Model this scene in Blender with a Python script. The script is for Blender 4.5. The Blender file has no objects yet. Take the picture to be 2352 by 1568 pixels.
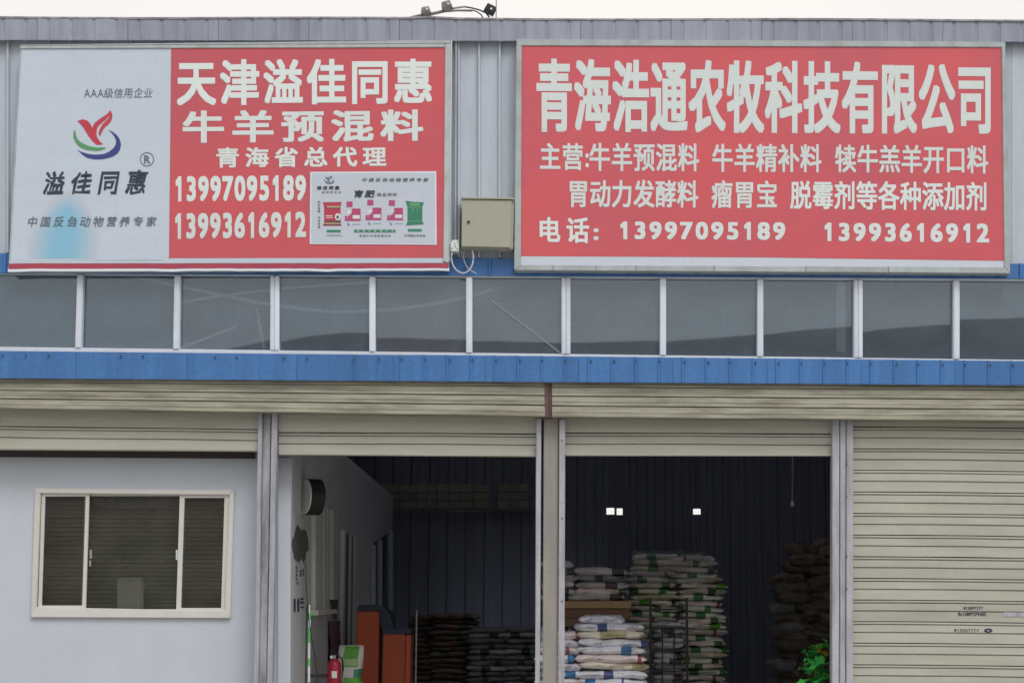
import bpy, bmesh, math, random
from mathutils import Vector, Matrix, geometry, noise

S = bpy.context.scene
C = S.collection
R = math.radians
random.seed(11)

# ------------------------------------------------------------------ camera
FPX = 4050.0                       # focal length in units of a 2352 wide picture
CAM = Vector((0.0, -18.24, 1.5))
ROT = Matrix.Rotation(R(1.40), 3, 'Z') @ Matrix.Rotation(R(90 + 9.34), 3, 'X') @ Matrix.Rotation(R(0.50), 3, 'Z')
cd = bpy.data.cameras.new('camera'); cam = bpy.data.objects.new('camera', cd); C.objects.link(cam)
cd.sensor_width = 36.0; cd.lens = FPX / 2352 * 36.0
cd.clip_start = 0.1; cd.clip_end = 6000
cam.matrix_world = Matrix.Translation(CAM) @ ROT.to_4x4()
S.camera = cam

# ------------------------------------------------------------------ sky, sun, exposure
SUN_EL, SUN_AZ = R(52), R(205)     # soft sun behind cloud, in front of the facade and to the right
w = bpy.data.worlds.new("World"); S.world = w; w.use_nodes = True
nt = w.node_tree; bgn = nt.nodes['Background']
sky = nt.nodes.new('ShaderNodeTexSky'); sky.sky_type = 'NISHITA'; sky.sun_disc = False
sky.sun_elevation = SUN_EL; sky.sun_rotation = R(155); sky.dust_density = 4.0; sky.air_density = 1.0
hs = nt.nodes.new('ShaderNodeHueSaturation'); hs.inputs['Saturation'].default_value = 0.25
nt.links.new(sky.outputs[0], hs.inputs['Color'])
# cloud deck: broad soft variation, the same all round
tc = nt.nodes.new('ShaderNodeTexCoord'); nz = nt.nodes.new('ShaderNodeTexNoise')
nz.inputs['Scale'].default_value = 1.6; nz.inputs['Detail'].default_value = 4
nt.links.new(tc.outputs['Generated'], nz.inputs['Vector'])
cr = nt.nodes.new('ShaderNodeValToRGB')
cr.color_ramp.elements[0].position = .3; cr.color_ramp.elements[0].color = (0.83, 0.80, 0.81, 1)
cr.color_ramp.elements[1].position = .7; cr.color_ramp.elements[1].color = (1.0, 0.965, 0.92, 1)
nt.links.new(nz.outputs['Fac'], cr.inputs['Fac'])
vm = nt.nodes.new('ShaderNodeVectorMath'); vm.operation = 'SCALE'; vm.inputs['Scale'].default_value = 9.6
nt.links.new(cr.outputs['Color'], vm.inputs[0])
mx = nt.nodes.new('ShaderNodeMix'); mx.data_type = 'RGBA'; mx.inputs['Factor'].default_value = 0.86
nt.links.new(hs.outputs['Color'], mx.inputs[6]); nt.links.new(vm.outputs[0], mx.inputs[7])
nt.links.new(mx.outputs[2], bgn.inputs['Color']); bgn.inputs['Strength'].default_value = 0.10
sl = bpy.data.lights.new('sun', 'SUN'); sl.energy = 1.1; sl.angle = R(22); sl.color = (1, .97, .93)
so = bpy.data.objects.new('sun', sl); C.objects.link(so)
sd = Vector((0.42 * math.cos(SUN_EL), -0.9 * math.cos(SUN_EL), math.sin(SUN_EL)))
so.rotation_euler = sd.to_track_quat('Z', 'Y').to_euler(); so.location = (5, -10, 30)
S.view_settings.view_transform = 'Standard'; S.view_settings.look = 'None'
S.view_settings.exposure = 0.2; S.view_settings.gamma = 1.0; S.view_settings.use_curve_mapping = False
S.render.engine = 'CYCLES'; S.cycles.diffuse_bounces = 6; S.cycles.max_bounces = 14; S.cycles.transparent_max_bounces = 16

# ------------------------------------------------------------------ placing helpers
def ray(u, v):
    return (ROT @ Vector(((u - 1176) / FPX, -(v - 784) / FPX, -1.0)))
def P(u, v, Y=0.0):                # point of the wall plane Y seen at picture position (u, v)
    d = ray(u, v); t = (Y - CAM.y) / d.y; return CAM + d * t
def Q(u, v, X):                    # point of the plane X = const
    d = ray(u, v); t = (X - CAM.x) / d.x; return CAM + d * t
def L(a, b):                       # a line across the picture width
    return lambda u: a + (b - a) * u / 2352.0

# ------------------------------------------------------------------ objects
WL = {}
def setp(o, label=None, cat=None, group=None, kind=None):
    if label: o['label'] = label
    if cat: o['category'] = cat
    if group: o['group'] = group
    if kind: o['kind'] = kind
    return o
def link(o, loc, parent):
    C.objects.link(o); loc = Vector(loc)
    if parent is not None:
        o.parent = parent; o.location = loc - WL[parent.name]
    else:
        o.location = loc
    WL[o.name] = loc
    return o
def empty(name, loc, label, cat, group=None):
    o = bpy.data.objects.new(name, None); o.empty_display_size = .2
    link(o, loc, None); return setp(o, label, cat, group)
def part_root(name, loc, parent, label=None):
    o = bpy.data.objects.new(name, None); link(o, loc, parent)
    if label: o['label'] = label
    return o
def mo(name, verts, faces, m, parent=None, smooth=False, label=None):
    verts = [Vector(p) for p in verts]
    c = Vector(((min(p.x for p in verts) + max(p.x for p in verts)) / 2,
                (min(p.y for p in verts) + max(p.y for p in verts)) / 2, min(p.z for p in verts)))
    me = bpy.data.meshes.new(name); me.from_pydata([p - c for p in verts], [], faces); me.update()
    ms = m if isinstance(m, (list, tuple)) else [m]
    for q in ms: me.materials.append(q)
    if smooth: me.shade_smooth()
    o = bpy.data.objects.new(name, me); link(o, c, parent)
    if label: o['label'] = label
    return o
class MB:
    def __init__(s): s.v = []; s.f = []
    def add(s, vs, fs):
        k = len(s.v); s.v += [Vector(p) for p in vs]; s.f += [tuple(i + k for i in f) for f in fs]; return s
    def hexa(s, q, q2):            # front quad q (a,b,c,d around) and back quad q2
        return s.add(list(q) + list(q2), [(0, 1, 2, 3), (7, 6, 5, 4), (0, 4, 5, 1), (1, 5, 6, 2), (2, 6, 7, 3), (3, 7, 4, 0)])
    def quad(s, pts, y0, y1):      # picture quad (4 uv) on plane y0, straight back to y1
        q = [P(u, v, y0) for u, v in pts]
        return s.hexa(q, [Vector((p.x, y1, p.z)) for p in q])
    def rect(s, u0, v0, u1, v1, y0, y1):
        return s.quad([(u0, v0), (u0, v1), (u1, v1), (u1, v0)], y0, y1)
    def box(s, x0, x1, y0, y1, z0, z1):
        return s.hexa([(x0, y0, z1), (x0, y0, z0), (x1, y0, z0), (x1, y0, z1)],
                      [(x0, y1, z1), (x0, y1, z0), (x1, y1, z0), (x1, y1, z1)])
    def tube(s, pts, r, n=8, caps=True):
        pts = [Vector(p) for p in pts]; rings = []
        k0 = len(s.v)
        for i, p in enumerate(pts):
            t = (pts[min(i + 1, len(pts) - 1)] - pts[max(i - 1, 0)]).normalized()
            a = t.cross(Vector((0, 0, 1)))
            if a.length < .05: a = t.cross(Vector((1, 0, 0)))
            a.normalize(); b = t.cross(a)
            rr = r[i] if isinstance(r, (list, tuple)) else r
            s.v += [p + (a * math.cos(2 * math.pi * j / n) + b * math.sin(2 * math.pi * j / n)) * rr for j in range(n)]
        for i in range(len(pts) - 1):
            for j in range(n):
                j2 = (j + 1) % n
                s.f.append((k0 + i * n + j, k0 + i * n + j2, k0 + (i + 1) * n + j2, k0 + (i + 1) * n + j))
        if caps:
            s.f.append(tuple(k0 + j for j in range(n))[::-1]); s.f.append(tuple(k0 + (len(pts) - 1) * n + j for j in range(n)))
        return s
    def build(s, name, m, parent=None, smooth=False, label=None, bevel=0):
        o = mo(name, s.v, s.f, m, parent, smooth, label)
        bm = bmesh.new(); bm.from_mesh(o.data)
        bmesh.ops.recalc_face_normals(bm, faces=bm.faces)
        if bevel: bmesh.ops.bevel(bm, geom=[e for e in bm.edges], offset=bevel, segments=2, affect='EDGES', clamp_overlap=True)
        bm.to_mesh(o.data); bm.free()
        if smooth: o.data.shade_smooth()
        return o

# ------------------------------------------------------------------ materials
def s2l(c):
    return tuple(((x / 255) / 12.92 if x / 255 < .04045 else ((x / 255 + .055) / 1.055) ** 2.4) for x in c) + (1,)
def mat(name, col, rough=.55, metal=0.0, dirt=.25, dirtcol=(.16, .14, .12), scale=(3, 3, .5), fine=.08, bump=.15, bscale=25, spec=.4, bdist=.004, dpos=(.45, .8)):
    m = bpy.data.materials.new(name); m.use_nodes = True; n = m.node_tree.nodes; l = m.node_tree.links
    b = n['Principled BSDF']; b.inputs['Roughness'].default_value = rough; b.inputs['Metallic'].default_value = metal
    b.inputs['Specular IOR Level'].default_value = spec
    tc = n.new('ShaderNodeTexCoord'); oi = n.new('ShaderNodeObjectInfo')
    off = n.new('ShaderNodeVectorMath'); off.operation = 'MULTIPLY_ADD'
    off.inputs[1].default_value = (1, 1, 1)
    sc = n.new('ShaderNodeVectorMath'); sc.operation = 'SCALE'; sc.inputs['Scale'].default_value = 37.0
    cx = n.new('ShaderNodeCombineXYZ'); l.new(oi.outputs['Random'], cx.inputs[0]); l.new(oi.outputs['Random'], cx.inputs[2])
    l.new(cx.outputs[0], sc.inputs[0]); l.new(tc.outputs['Object'], off.inputs[0]); l.new(sc.outputs[0], off.inputs[2])
    mp = n.new('ShaderNodeMapping'); mp.inputs['Scale'].default_value = scale; l.new(off.outputs[0], mp.inputs['Vector'])
    n1 = n.new('ShaderNodeTexNoise'); n1.inputs['Scale'].default_value = 1.0; n1.inputs['Detail'].default_value = 6; n1.inputs['Roughness'].default_value = .62
    l.new(mp.outputs[0], n1.inputs['Vector'])
    rp = n.new('ShaderNodeMapRange'); rp.inputs[1].default_value = dpos[0]; rp.inputs[2].default_value = dpos[1]; rp.inputs[3].default_value = 0; rp.inputs[4].default_value = dirt
    l.new(n1.outputs['Fac'], rp.inputs[0])
    n2 = n.new('ShaderNodeTexNoise'); n2.inputs['Scale'].default_value = bscale; n2.inputs['Detail'].default_value = 4
    l.new(off.outputs[0], n2.inputs['Vector'])
    base = n.new('ShaderNodeMix'); base.data_type = 'RGBA'
    base.inputs[6].default_value = tuple(x * (1 - fine) for x in col[:3]) + (1,)
    base.inputs[7].default_value = tuple(min(1, x * (1 + fine)) for x in col[:3]) + (1,)
    l.new(n2.outputs['Fac'], base.inputs[0])
    mx = n.new('ShaderNodeMix'); mx.data_type = 'RGBA'; l.new(rp.outputs[0], mx.inputs[0])
    l.new(base.outputs[2], mx.inputs[6]); mx.inputs[7].default_value = dirtcol + (1,)
    tn = n.new('ShaderNodeMapRange'); tn.inputs[3].default_value = .93; tn.inputs[4].default_value = 1.07; l.new(oi.outputs['Random'], tn.inputs[0])
    tm = n.new('ShaderNodeVectorMath'); tm.operation = 'SCALE'; l.new(mx.outputs[2], tm.inputs[0]); l.new(tn.outputs[0], tm.inputs['Scale'])
    l.new(tm.outputs[0], b.inputs['Base Color'])
    if bump:
        bp = n.new('ShaderNodeBump'); bp.inputs['Strength'].default_value = bump; bp.inputs['Distance'].default_value = bdist
        l.new(n2.outputs['Fac'], bp.inputs['Height']); l.new(bp.outputs[0], b.inputs['Normal'])
    m['out'] = 0
    return m
def wavy(m, scale, dist):           # long shallow ripples for banner cloth and thin sheet metal
    n = m.node_tree.nodes; l = m.node_tree.links; b = n['Principled BSDF']
    tc = n.new('ShaderNodeTexCoord'); mp = n.new('ShaderNodeMapping'); mp.inputs['Scale'].default_value = scale
    l.new(tc.outputs['Object'], mp.inputs[0])
    nz = n.new('ShaderNodeTexNoise'); nz.inputs['Scale'].default_value = 1; nz.inputs['Detail'].default_value = 2
    l.new(mp.outputs[0], nz.inputs['Vector'])
    bp = n.new('ShaderNodeBump'); bp.inputs['Strength'].default_value = 1; bp.inputs['Distance'].default_value = dist
    l.new(nz.outputs['Fac'], bp.inputs['Height'])
    old = [k for k in n if k.type == 'BUMP' and k != bp]
    if old: l.new(bp.outputs[0], old[0].inputs['Normal'])
    else: l.new(bp.outputs[0], b.inputs['Normal'])
    return m
def glass(name, refl_ior=2.3, tint=(.42, .47, .5), rough=.015, dust_sheen=(.05, .2), dc=(.25, .26, .26)):
    m = bpy.data.materials.new(name); m.use_nodes = True; n = m.node_tree.nodes; l = m.node_tree.links
    n.remove(n['Principled BSDF']); out = n['Material Output']
    fr = n.new('ShaderNodeFresnel'); fr.inputs['IOR'].default_value = refl_ior
    gl = n.new('ShaderNodeBsdfGlossy'); gl.inputs['Roughness'].default_value = rough; gl.inputs['Color'].default_value = (.80, .94, 1, 1)
    tr = n.new('ShaderNodeBsdfTransparent'); tr.inputs['Color'].default_value = tint + (1,)
    df = n.new('ShaderNodeBsdfDiffuse'); df.inputs['Color'].default_value = dc + (1,)
    tc = n.new('ShaderNodeTexCoord'); nz = n.new('ShaderNodeTexNoise'); nz.inputs['Scale'].default_value = 2.2; nz.inputs['Detail'].default_value = 5
    l.new(tc.outputs['Object'], nz.inputs['Vector'])
    bp = n.new('ShaderNodeBump'); bp.inputs['Strength'].default_value = .5; bp.inputs['Distance'].default_value = .0007
    n3 = n.new('ShaderNodeTexNoise'); n3.inputs['Scale'].default_value = 1.6; n3.inputs['Detail'].default_value = 0
    l.new(tc.outputs['Object'], n3.inputs['Vector']); l.new(n3.outputs['Fac'], bp.inputs['Height']); l.new(bp.outputs[0], gl.inputs['Normal'])
    oi = n.new('ShaderNodeObjectInfo'); cm = n.new('ShaderNodeMix'); cm.data_type = 'RGBA'; l.new(oi.outputs['Random'], cm.inputs[0])
    cm.inputs[6].default_value = dc + (1,); cm.inputs[7].default_value = (dc[0] * 1.35, dc[1] * .98, dc[2] * .95, 1); l.new(cm.outputs[2], df.inputs['Color'])
    mr = n.new('ShaderNodeMapRange'); mr.inputs[1].default_value = .4; mr.inputs[2].default_value = .8; mr.inputs[3].default_value = dust_sheen[0]; mr.inputs[4].default_value = dust_sheen[1]  # diffuse film: dust plus soft reflected brightness put into the colour
    l.new(nz.outputs['Fac'], mr.inputs[0])
    a = n.new('ShaderNodeMixShader'); l.new(mr.outputs[0], a.inputs[0]); l.new(tr.outputs[0], a.inputs[1]); l.new(df.outputs[0], a.inputs[2])
    b = n.new('ShaderNodeMixShader'); l.new(fr.outputs[0], b.inputs[0]); l.new(a.outputs[0], b.inputs[1]); l.new(gl.outputs[0], b.inputs[2])
    l.new(b.outputs[0], out.inputs['Surface'])
    return m
M = {}
M['wall'] = mat('grey_sheet_metal', (.51, .58, .66), .5, .0, .35, (.25, .24, .26), (5, 5, .6))
M['fascia'] = mat('weathered_fascia_metal', (.33, .365, .45), .55, .0, .5, (.15, .14, .17), (6, 6, .8), dpos=(.4, .7))
M['blue'] = mat('blue_sheet_metal', (.066, .20, .48), .5, .0, .5, (.03, .10, .27), (4, 4, .5), dpos=(.38, .72), fine=.2)
M['blue_dark'] = mat('dark_blue_sheet_metal', (.035, .10, .33), .5, .0, .4, (.02, .05, .15), (5, 5, .7))
M['upvc'] = mat('white_window_plastic', (.72, .78, .88), .4, .0, .25, (.42, .40, .36), (4, 4, 2), bump=.05)
M['frame'] = mat('aluminium_sign_frame', (.50, .54, .56), .45, .0, .45, (.26, .27, .25), (4, 4, 3), dpos=(.42, .7))
M['frame2'] = mat('galvanised_sign_frame', (.45, .51, .53), .5, .0, .5, (.24, .25, .22), (4, 4, 3), dpos=(.42, .7))
M['white_banner'] = wavy(mat('white_banner_print', (.545, .625, .73), .5, .0, .18, (.46, .50, .56), (1.2, 1.2, 1.0), bump=.03), (.8, 1, 2.4), .012)
M['red_banner'] = wavy(mat('red_banner_print', (.68, .112, .130), .5, .0, .6, (.47, .115, .17), (.9, .9, .9), fine=.05, bump=.03, dpos=(.36, .72)), (.8, 1, 2.0), .012)
M['pink_strip'] = wavy(mat('dark_pink_banner_print', (.42, .06, .10), .5, .0, .4, (.25, .05, .08), (2, 2, 1), bump=.05), (3, 1, 3), .02)
M['letter'] = mat('pale_lettering_print', (.72, .80, .80), .5, .0, .2, (.55, .60, .62), (2, 2, 2), bump=.0)
M['ink'] = mat('dark_ink_print', (.035, .05, .075), .5, .0, .2, (.08, .1, .13), (5, 5, 5), bump=0)
M['ink_grey'] = mat('grey_ink_print', (.13, .16, .20), .5, .0, .2, (.2, .22, .26), (5, 5, 5), bump=0)
M['logo_red'] = mat('logo_red_print', (.55, .055, .085), .5, 0, .3, (.35, .06, .08), (6, 6, 6), bump=0)
M['logo_green'] = mat('logo_green_print', (.10, .34, .14), .5, 0, .4, (.15, .28, .2), (6, 6, 6), bump=0)
M['logo_navy'] = mat('logo_navy_print', (.045, .06, .24), .5, 0, .2, (.08, .08, .2), (6, 6, 6), bump=0)
M['board'] = mat('pale_blue_poster_print', (.58, .64, .74), .5, 0, .2, (.52, .56, .62), (2, 2, 2), bump=.02)
M['shutter'] = mat('cream_shutter_slat', (.485, .483, .425), .55, 0, .42, (.30, .29, .235), (1.1, 1.1, 6), bump=.06, dpos=(.42, .75), fine=.07)
M['hood'] = mat('weathered_shutter_hood', (.38, .375, .30), .55, 0, .8, (.13, .12, .09), (1.3, 1.3, 11), bump=.08, dpos=(.42, .72))
M['shutter_low'] = M['shutter']
M['groove'] = mat('shutter_seam_grime', (.10, .10, .07), .8, 0, .2, bump=0)
M['rail'] = mat('aluminium_guide_rail', (.46, .48, .53), .45, .0, .6, (.22, .22, .24), (9, 9, 1.6), dpos=(.42, .66), fine=.15)
M['column'] = mat('stained_concrete_column', (.34, .315, .29), .8, .0, .6, (.22, .24, .23), (4, 4, .9), dpos=(.4, .65), bump=.3, bdist=.008)
M['steelcol'] = mat('scuffed_steel_column', (.36, .37, .40), .6, .0, .75, (.15, .14, .16), (8, 8, 1.6), dpos=(.42, .62), fine=.2)
M['brownstrip'] = mat('rusty_brown_strip', (.13, .085, .075), .7, .0, .5, (.07, .05, .05), (5, 5, 1))
M['dark'] = mat('shade_and_backing_brown', (.07, .06, .06), .8, .0, .2, bump=.1)  # painted shade under the shutter; also backs the side window
M['office'] = mat('white_sandwich_panel', (.56, .61, .69), .5, .0, .32, (.43, .45, .45), (1.6, 1.6, .8), bump=.04, fine=.03)
M['officeside'] = mat('grey_side_panel', (.62, .63, .65), .6, .0, .3, (.26, .25, .25), (2, 2, .6), bump=.1)
M['cream'] = mat('cream_window_frame', (.65, .65, .62), .45, .0, .2, (.4, .37, .32), (4, 4, 2), bump=.04)
M['glass'] = glass('upper_window_glass', 1.84, (.86, .88, .9), .012, (.17, .30), (.24, .37, .48))
M['glass2'] = glass('office_window_glass', 1.5, (.80, .80, .76), .015, (.06, .20), (.26, .26, .24))
M['reflection'] = mat('dark_olive_reflection', (.32, .315, .27), .6, 0, .2, bump=.05)  # tone of the window reflection modelled as strips
M['cloth'] = mat('grey_eaves_reflection', (.30, .28, .25), .8, 0, .3, (.2, .18, .16), bump=.1)  # grey of the reflected eaves, modelled as a band
M['boxbeige'] = mat('beige_painted_steel', (.42, .42, .35), .5, 0, .2, (.36, .35, .30), (3, 3, 1), bump=.05)
M['black'] = mat('black_plastic', (.012, .012, .013), .5, 0, .1, bump=.05)
M['darkmetal'] = mat('dark_painted_metal', (.07, .07, .08), .5, .2, .3, (.08, .06, .05), (6, 6, 6), bump=.1)
M['greymetal'] = mat('grey_lamp_metal', (.42, .41, .41), .5, .1, .4, (.14, .13, .13), (12, 12, 12), bump=.1)
M['wire'] = mat('pale_wire_insulation', (.62, .63, .68), .5, 0, .1, bump=0)
M['wirew'] = mat('white_cable_sheath', (.92, .94, .94), .5, 0, .1, bump=0)
M['floor'] = mat('interior_concrete_floor', (.34, .33, .31), .8, 0, .5, (.2, .2, .2), (.8, .8, .8), bump=.2)
M['yard'] = mat('concrete_yard', (.30, .29, .27), .85, 0, .5, (.2, .19, .17), (.15, .15, .15), bump=.3, bscale=6)
M['hill'] = mat('dry_green_hillside', (.12, .125, .10), .95, 0, .7, (.14, .115, .10), (.004, .004, .012), bump=0, bscale=.05, dpos=(.4, .6))  # base colour lightened to stand for distant haze
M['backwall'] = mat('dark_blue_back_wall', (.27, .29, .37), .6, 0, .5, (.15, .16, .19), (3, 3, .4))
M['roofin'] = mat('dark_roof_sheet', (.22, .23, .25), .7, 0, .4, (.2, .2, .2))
M['boards'] = mat('dusty_wall_board', (.42, .41, .36), .8, 0, .5, (.10, .10, .09), (4, 4, 4))
M['tan'] = mat('pallet_tan_wood', (.42, .28, .16), .8, 0, .4, (.22, .15, .09), (2, 6, 20), bump=.3)
M['brownwood'] = mat('pallet_brown_wood', (.20, .115, .075), .8, 0, .4, (.10, .06, .04), (2, 6, 20), bump=.3)
M['olivewood'] = mat('pallet_olive_wood', (.17, .13, .07), .8, 0, .4, (.10, .08, .05), (2, 6, 20), bump=.3)
M['orange'] = mat('orange_red_enamel', (.62, .12, .045), .45, 0, .3, (.40, .05, .035), (5, 5, .8), bump=.04)
M['navy'] = mat('dark_navy_hood', (.02, .04, .075), .4, 0, .2, bump=.05)
M['red_enamel'] = mat('red_extinguisher_enamel', (.42, .02, .05), .35, 0, .3, (.25, .02, .04), (9, 9, 9), bump=.03, spec=.5)
M['chrome'] = mat('worn_chrome', (.6, .6, .6), .3, .9, .2, bump=.02)
M['green_lamp'] = mat('bright_green_plastic', (.12, .62, .14), .4, 0, .2, (.08, .35, .1), (5, 5, 5), bump=0)
M['white_pl'] = mat('white_plastic', (.75, .82, .78), .4, 0, .1, bump=0)
M['leaf'] = mat('bright_green_leaf', (.06, .50, .085), .40, 0, .5, (.03, .24, .03), (14, 14, 14), bump=.2)
M['petal'] = mat('yellow_petal', (.75, .50, .03), .5, 0, .4, (.6, .15, .03), (20, 20, 20), bump=0)
M['carton'] = mat('brown_cardboard', (.32, .22, .14), .8, 0, .3, bump=.1)
M['notice'] = mat('dark_wall_picture_print', (.11, .11, .11), .7, 0, .5, (.16, .16, .15), (9, 9, 9), bump=0)
M['paleboard'] = mat('pale_fridge_enamel', (.85, .85, .82), .4, 0, .1, bump=0)

def sheet_mat():
    m = bpy.data.materials.new('added_clear_roof_sheet'); m.use_nodes = True; n = m.node_tree.nodes; l = m.node_tree.links
    n.remove(n['Principled BSDF']); tr = n.new('ShaderNodeBsdfTransparent'); tr.inputs['Color'].default_value = (.80, .82, .86, 1)
    df = n.new('ShaderNodeBsdfDiffuse'); df.inputs['Color'].default_value = (.5, .5, .45, 1)
    mxs = n.new('ShaderNodeMixShader'); mxs.inputs[0].default_value = .2
    l.new(tr.outputs[0], mxs.inputs[1]); l.new(df.outputs[0], mxs.inputs[2]); l.new(mxs.outputs[0], n['Material Output'].inputs['Surface'])
    return m
M['fill_sheet'] = sheet_mat()  # clear sheet of the roof panels added for interior light
def film_mat():
    m = bpy.data.materials.new('clear_wrapping_film'); m.use_nodes = True; n = m.node_tree.nodes; l = m.node_tree.links
    n.remove(n['Principled BSDF']); out = n['Material Output']
    gl = n.new('ShaderNodeBsdfGlossy'); gl.inputs['Roughness'].default_value = .12
    tr = n.new('ShaderNodeBsdfTransparent'); tr.inputs['Color'].default_value = (.86, .88, .9, 1)
    tc = n.new('ShaderNodeTexCoord'); nz = n.new('ShaderNodeTexNoise'); nz.inputs['Scale'].default_value = 9; nz.inputs['Detail'].default_value = 5; nz.inputs['Distortion'].default_value = 1.5
    l.new(tc.outputs['Object'], nz.inputs['Vector'])
    bp = n.new('ShaderNodeBump'); bp.inputs['Strength'].default_value = 1; bp.inputs['Distance'].default_value = .12
    l.new(nz.outputs['Fac'], bp.inputs['Height']); l.new(bp.outputs[0], gl.inputs['Normal'])
    mxs = n.new('ShaderNodeMixShader'); mxs.inputs[0].default_value = .14
    l.new(tr.outputs[0], mxs.inputs[1]); l.new(gl.outputs[0], mxs.inputs[2]); l.new(mxs.outputs[0], out.inputs['Surface'])
    return m
M['film'] = film_mat()

def sack_mat(name, base, bands, specks=.5, inkc=(.08, .1, .2)):
    """woven plastic sack: base colour, printed bands across its length (object x, metres), rows of small print"""
    m = bpy.data.materials.new(name); m.use_nodes = True; n = m.node_tree.nodes; l = m.node_tree.links
    b = n['Principled BSDF']; b.inputs['Roughness'].default_value = .5
    tc = n.new('ShaderNodeTexCoord'); sx = n.new('ShaderNodeSeparateXYZ'); l.new(tc.outputs['Object'], sx.inputs[0])
    oi = n.new('ShaderNodeObjectInfo')
    wob = n.new('ShaderNodeMath'); wob.operation = 'MULTIPLY_ADD'; wob.inputs[1].default_value = .5; wob.inputs[2].default_value = -.25
    l.new(oi.outputs['Random'], wob.inputs[0])
    sh = n.new('ShaderNodeMath'); sh.operation = 'ADD'; l.new(sx.outputs[0], sh.inputs[0]); l.new(wob.outputs[0], sh.inputs[1])
    mr = n.new('ShaderNodeMapRange'); mr.inputs[1].default_value = -.6; mr.inputs[2].default_value = .6
    l.new(sh.outputs[0], mr.inputs[0])
    cr = n.new('ShaderNodeValToRGB'); cr.color_ramp.interpolation = 'CONSTANT'
    el = cr.color_ramp.elements; el[0].position = 0; el[0].color = base + (1,)
    first = True
    for (x0, x1, c) in bands:
        p0 = (x0 + .6) / 1.2; p1 = (x1 + .6) / 1.2
        if first: e = el[1]; e.position = p0; first = False
        else: e = el.new(p0)
        e.color = c + (1,)
        e = el.new(p1); e.color = base + (1,)
    l.new(mr.outputs[0], cr.inputs['Fac'])
    nz = n.new('ShaderNodeTexNoise'); nz.inputs['Scale'].default_value = 6; nz.inputs['Detail'].default_value = 6
    ad = n.new('ShaderNodeVectorMath'); ad.operation = 'ADD'; cxx = n.new('ShaderNodeCombineXYZ')
    ml = n.new('ShaderNodeMath'); ml.operation = 'MULTIPLY'; ml.inputs[1].default_value = 50
    l.new(oi.outputs['Random'], ml.inputs[0]); l.new(ml.outputs[0], cxx.inputs[1]); l.new(tc.outputs['Object'], ad.inputs[0]); l.new(cxx.outputs[0], ad.inputs[1])
    l.new(ad.outputs[0], nz.inputs['Vector'])
    d = n.new('ShaderNodeMapRange'); d.inputs[1].default_value = .45; d.inputs[2].default_value = .8; d.inputs[4].default_value = .45
    l.new(nz.outputs['Fac'], d.inputs[0]); d.inputs[4].default_value = .28
    # rows of small print
    mp = n.new('ShaderNodeMapping'); mp.inputs['Scale'].default_value = (85, 2, 55); l.new(ad.outputs[0], mp.inputs[0])
    vz = n.new('ShaderNodeTexNoise'); vz.inputs['Scale'].default_value = 1; vz.inputs['Detail'].default_value = 1; l.new(mp.outputs[0], vz.inputs['Vector'])
    g = n.new('ShaderNodeMath'); g.operation = 'GREATER_THAN'; g.inputs[1].default_value = .56; l.new(vz.outputs['Fac'], g.inputs[0])
    nb = n.new('ShaderNodeTexNoise'); nb.inputs['Scale'].default_value = 5; nb.inputs['Detail'].default_value = 0; l.new(ad.outputs[0], nb.inputs['Vector'])
    g2 = n.new('ShaderNodeMath'); g2.operation = 'GREATER_THAN'; g2.inputs[1].default_value = .50; l.new(nb.outputs['Fac'], g2.inputs[0])
    g3 = n.new('ShaderNodeMath'); g3.operation = 'MULTIPLY'; l.new(g.outputs[0], g3.inputs[0]); l.new(g2.outputs[0], g3.inputs[1])
    g4 = n.new('ShaderNodeMath'); g4.operation = 'MULTIPLY'; g4.inputs[1].default_value = specks * .6; l.new(g3.outputs[0], g4.inputs[0])
    a = n.new('ShaderNodeMix'); a.data_type = 'RGBA'; l.new(g4.outputs[0], a.inputs[0]); l.new(cr.outputs[0], a.inputs[6]); a.inputs[7].default_value = inkc + (1,)
    c2 = n.new('ShaderNodeMix'); c2.data_type = 'RGBA'; l.new(d.outputs[0], c2.inputs[0]); l.new(a.outputs[2], c2.inputs[6]); c2.inputs[7].default_value = (.24, .22, .20, 1)
    l.new(c2.outputs[2], b.inputs['Base Color'])
    bp = n.new('ShaderNodeBump'); bp.inputs['Strength'].default_value = .7; bp.inputs['Distance'].default_value = .012
    l.new(nz.outputs['Fac'], bp.inputs['Height']); l.new(bp.outputs[0], b.inputs['Normal'])
    return m

# ------------------------------------------------------------------ the setting
def grid(name, x0, x1, y0, y1, nx, ny, zf, m):
    vs = [(x0 + (x1 - x0) * i / nx, y0 + (y1 - y0) * j / ny, zf(x0 + (x1 - x0) * i / nx, y0 + (y1 - y0) * j / ny)) for j in range(ny + 1) for i in range(nx + 1)]
    fs = [(j * (nx + 1) + i, j * (nx + 1) + i + 1, (j + 1) * (nx + 1) + i + 1, (j + 1) * (nx + 1) + i) for j in range(ny) for i in range(nx)]
    return mo(name, vs, fs, m, None, True)
g = grid('ground', -3000, 3000, -3000, 1500, 6, 6, lambda x, y: 0.0, M['yard']); setp(g, kind='structure')
def hz(x, y):
    r = math.hypot(x, y); k = max(0, min(1, (r - 420) / 420)); k = k * k * (3 - 2 * k)
    az = math.atan2(x, -y)
    h = 142 + 6 * max(0, min(1, (az - .08) / .18)) - 16 * max(0, min(1, (-az - .13) / .1))
    return -2 + k * (h + 3 * noise.noise(Vector((x / 170, y / 170, 3))) + 2 * noise.noise(Vector((x / 60, y / 60, 9)))
                     + .8 * noise.noise(Vector((x / 25, y / 25, 1))))
g = grid('hills', -1500, 1500, -1700, -380, 180, 90, hz, M['hill']); setp(g, kind='structure')

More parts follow.
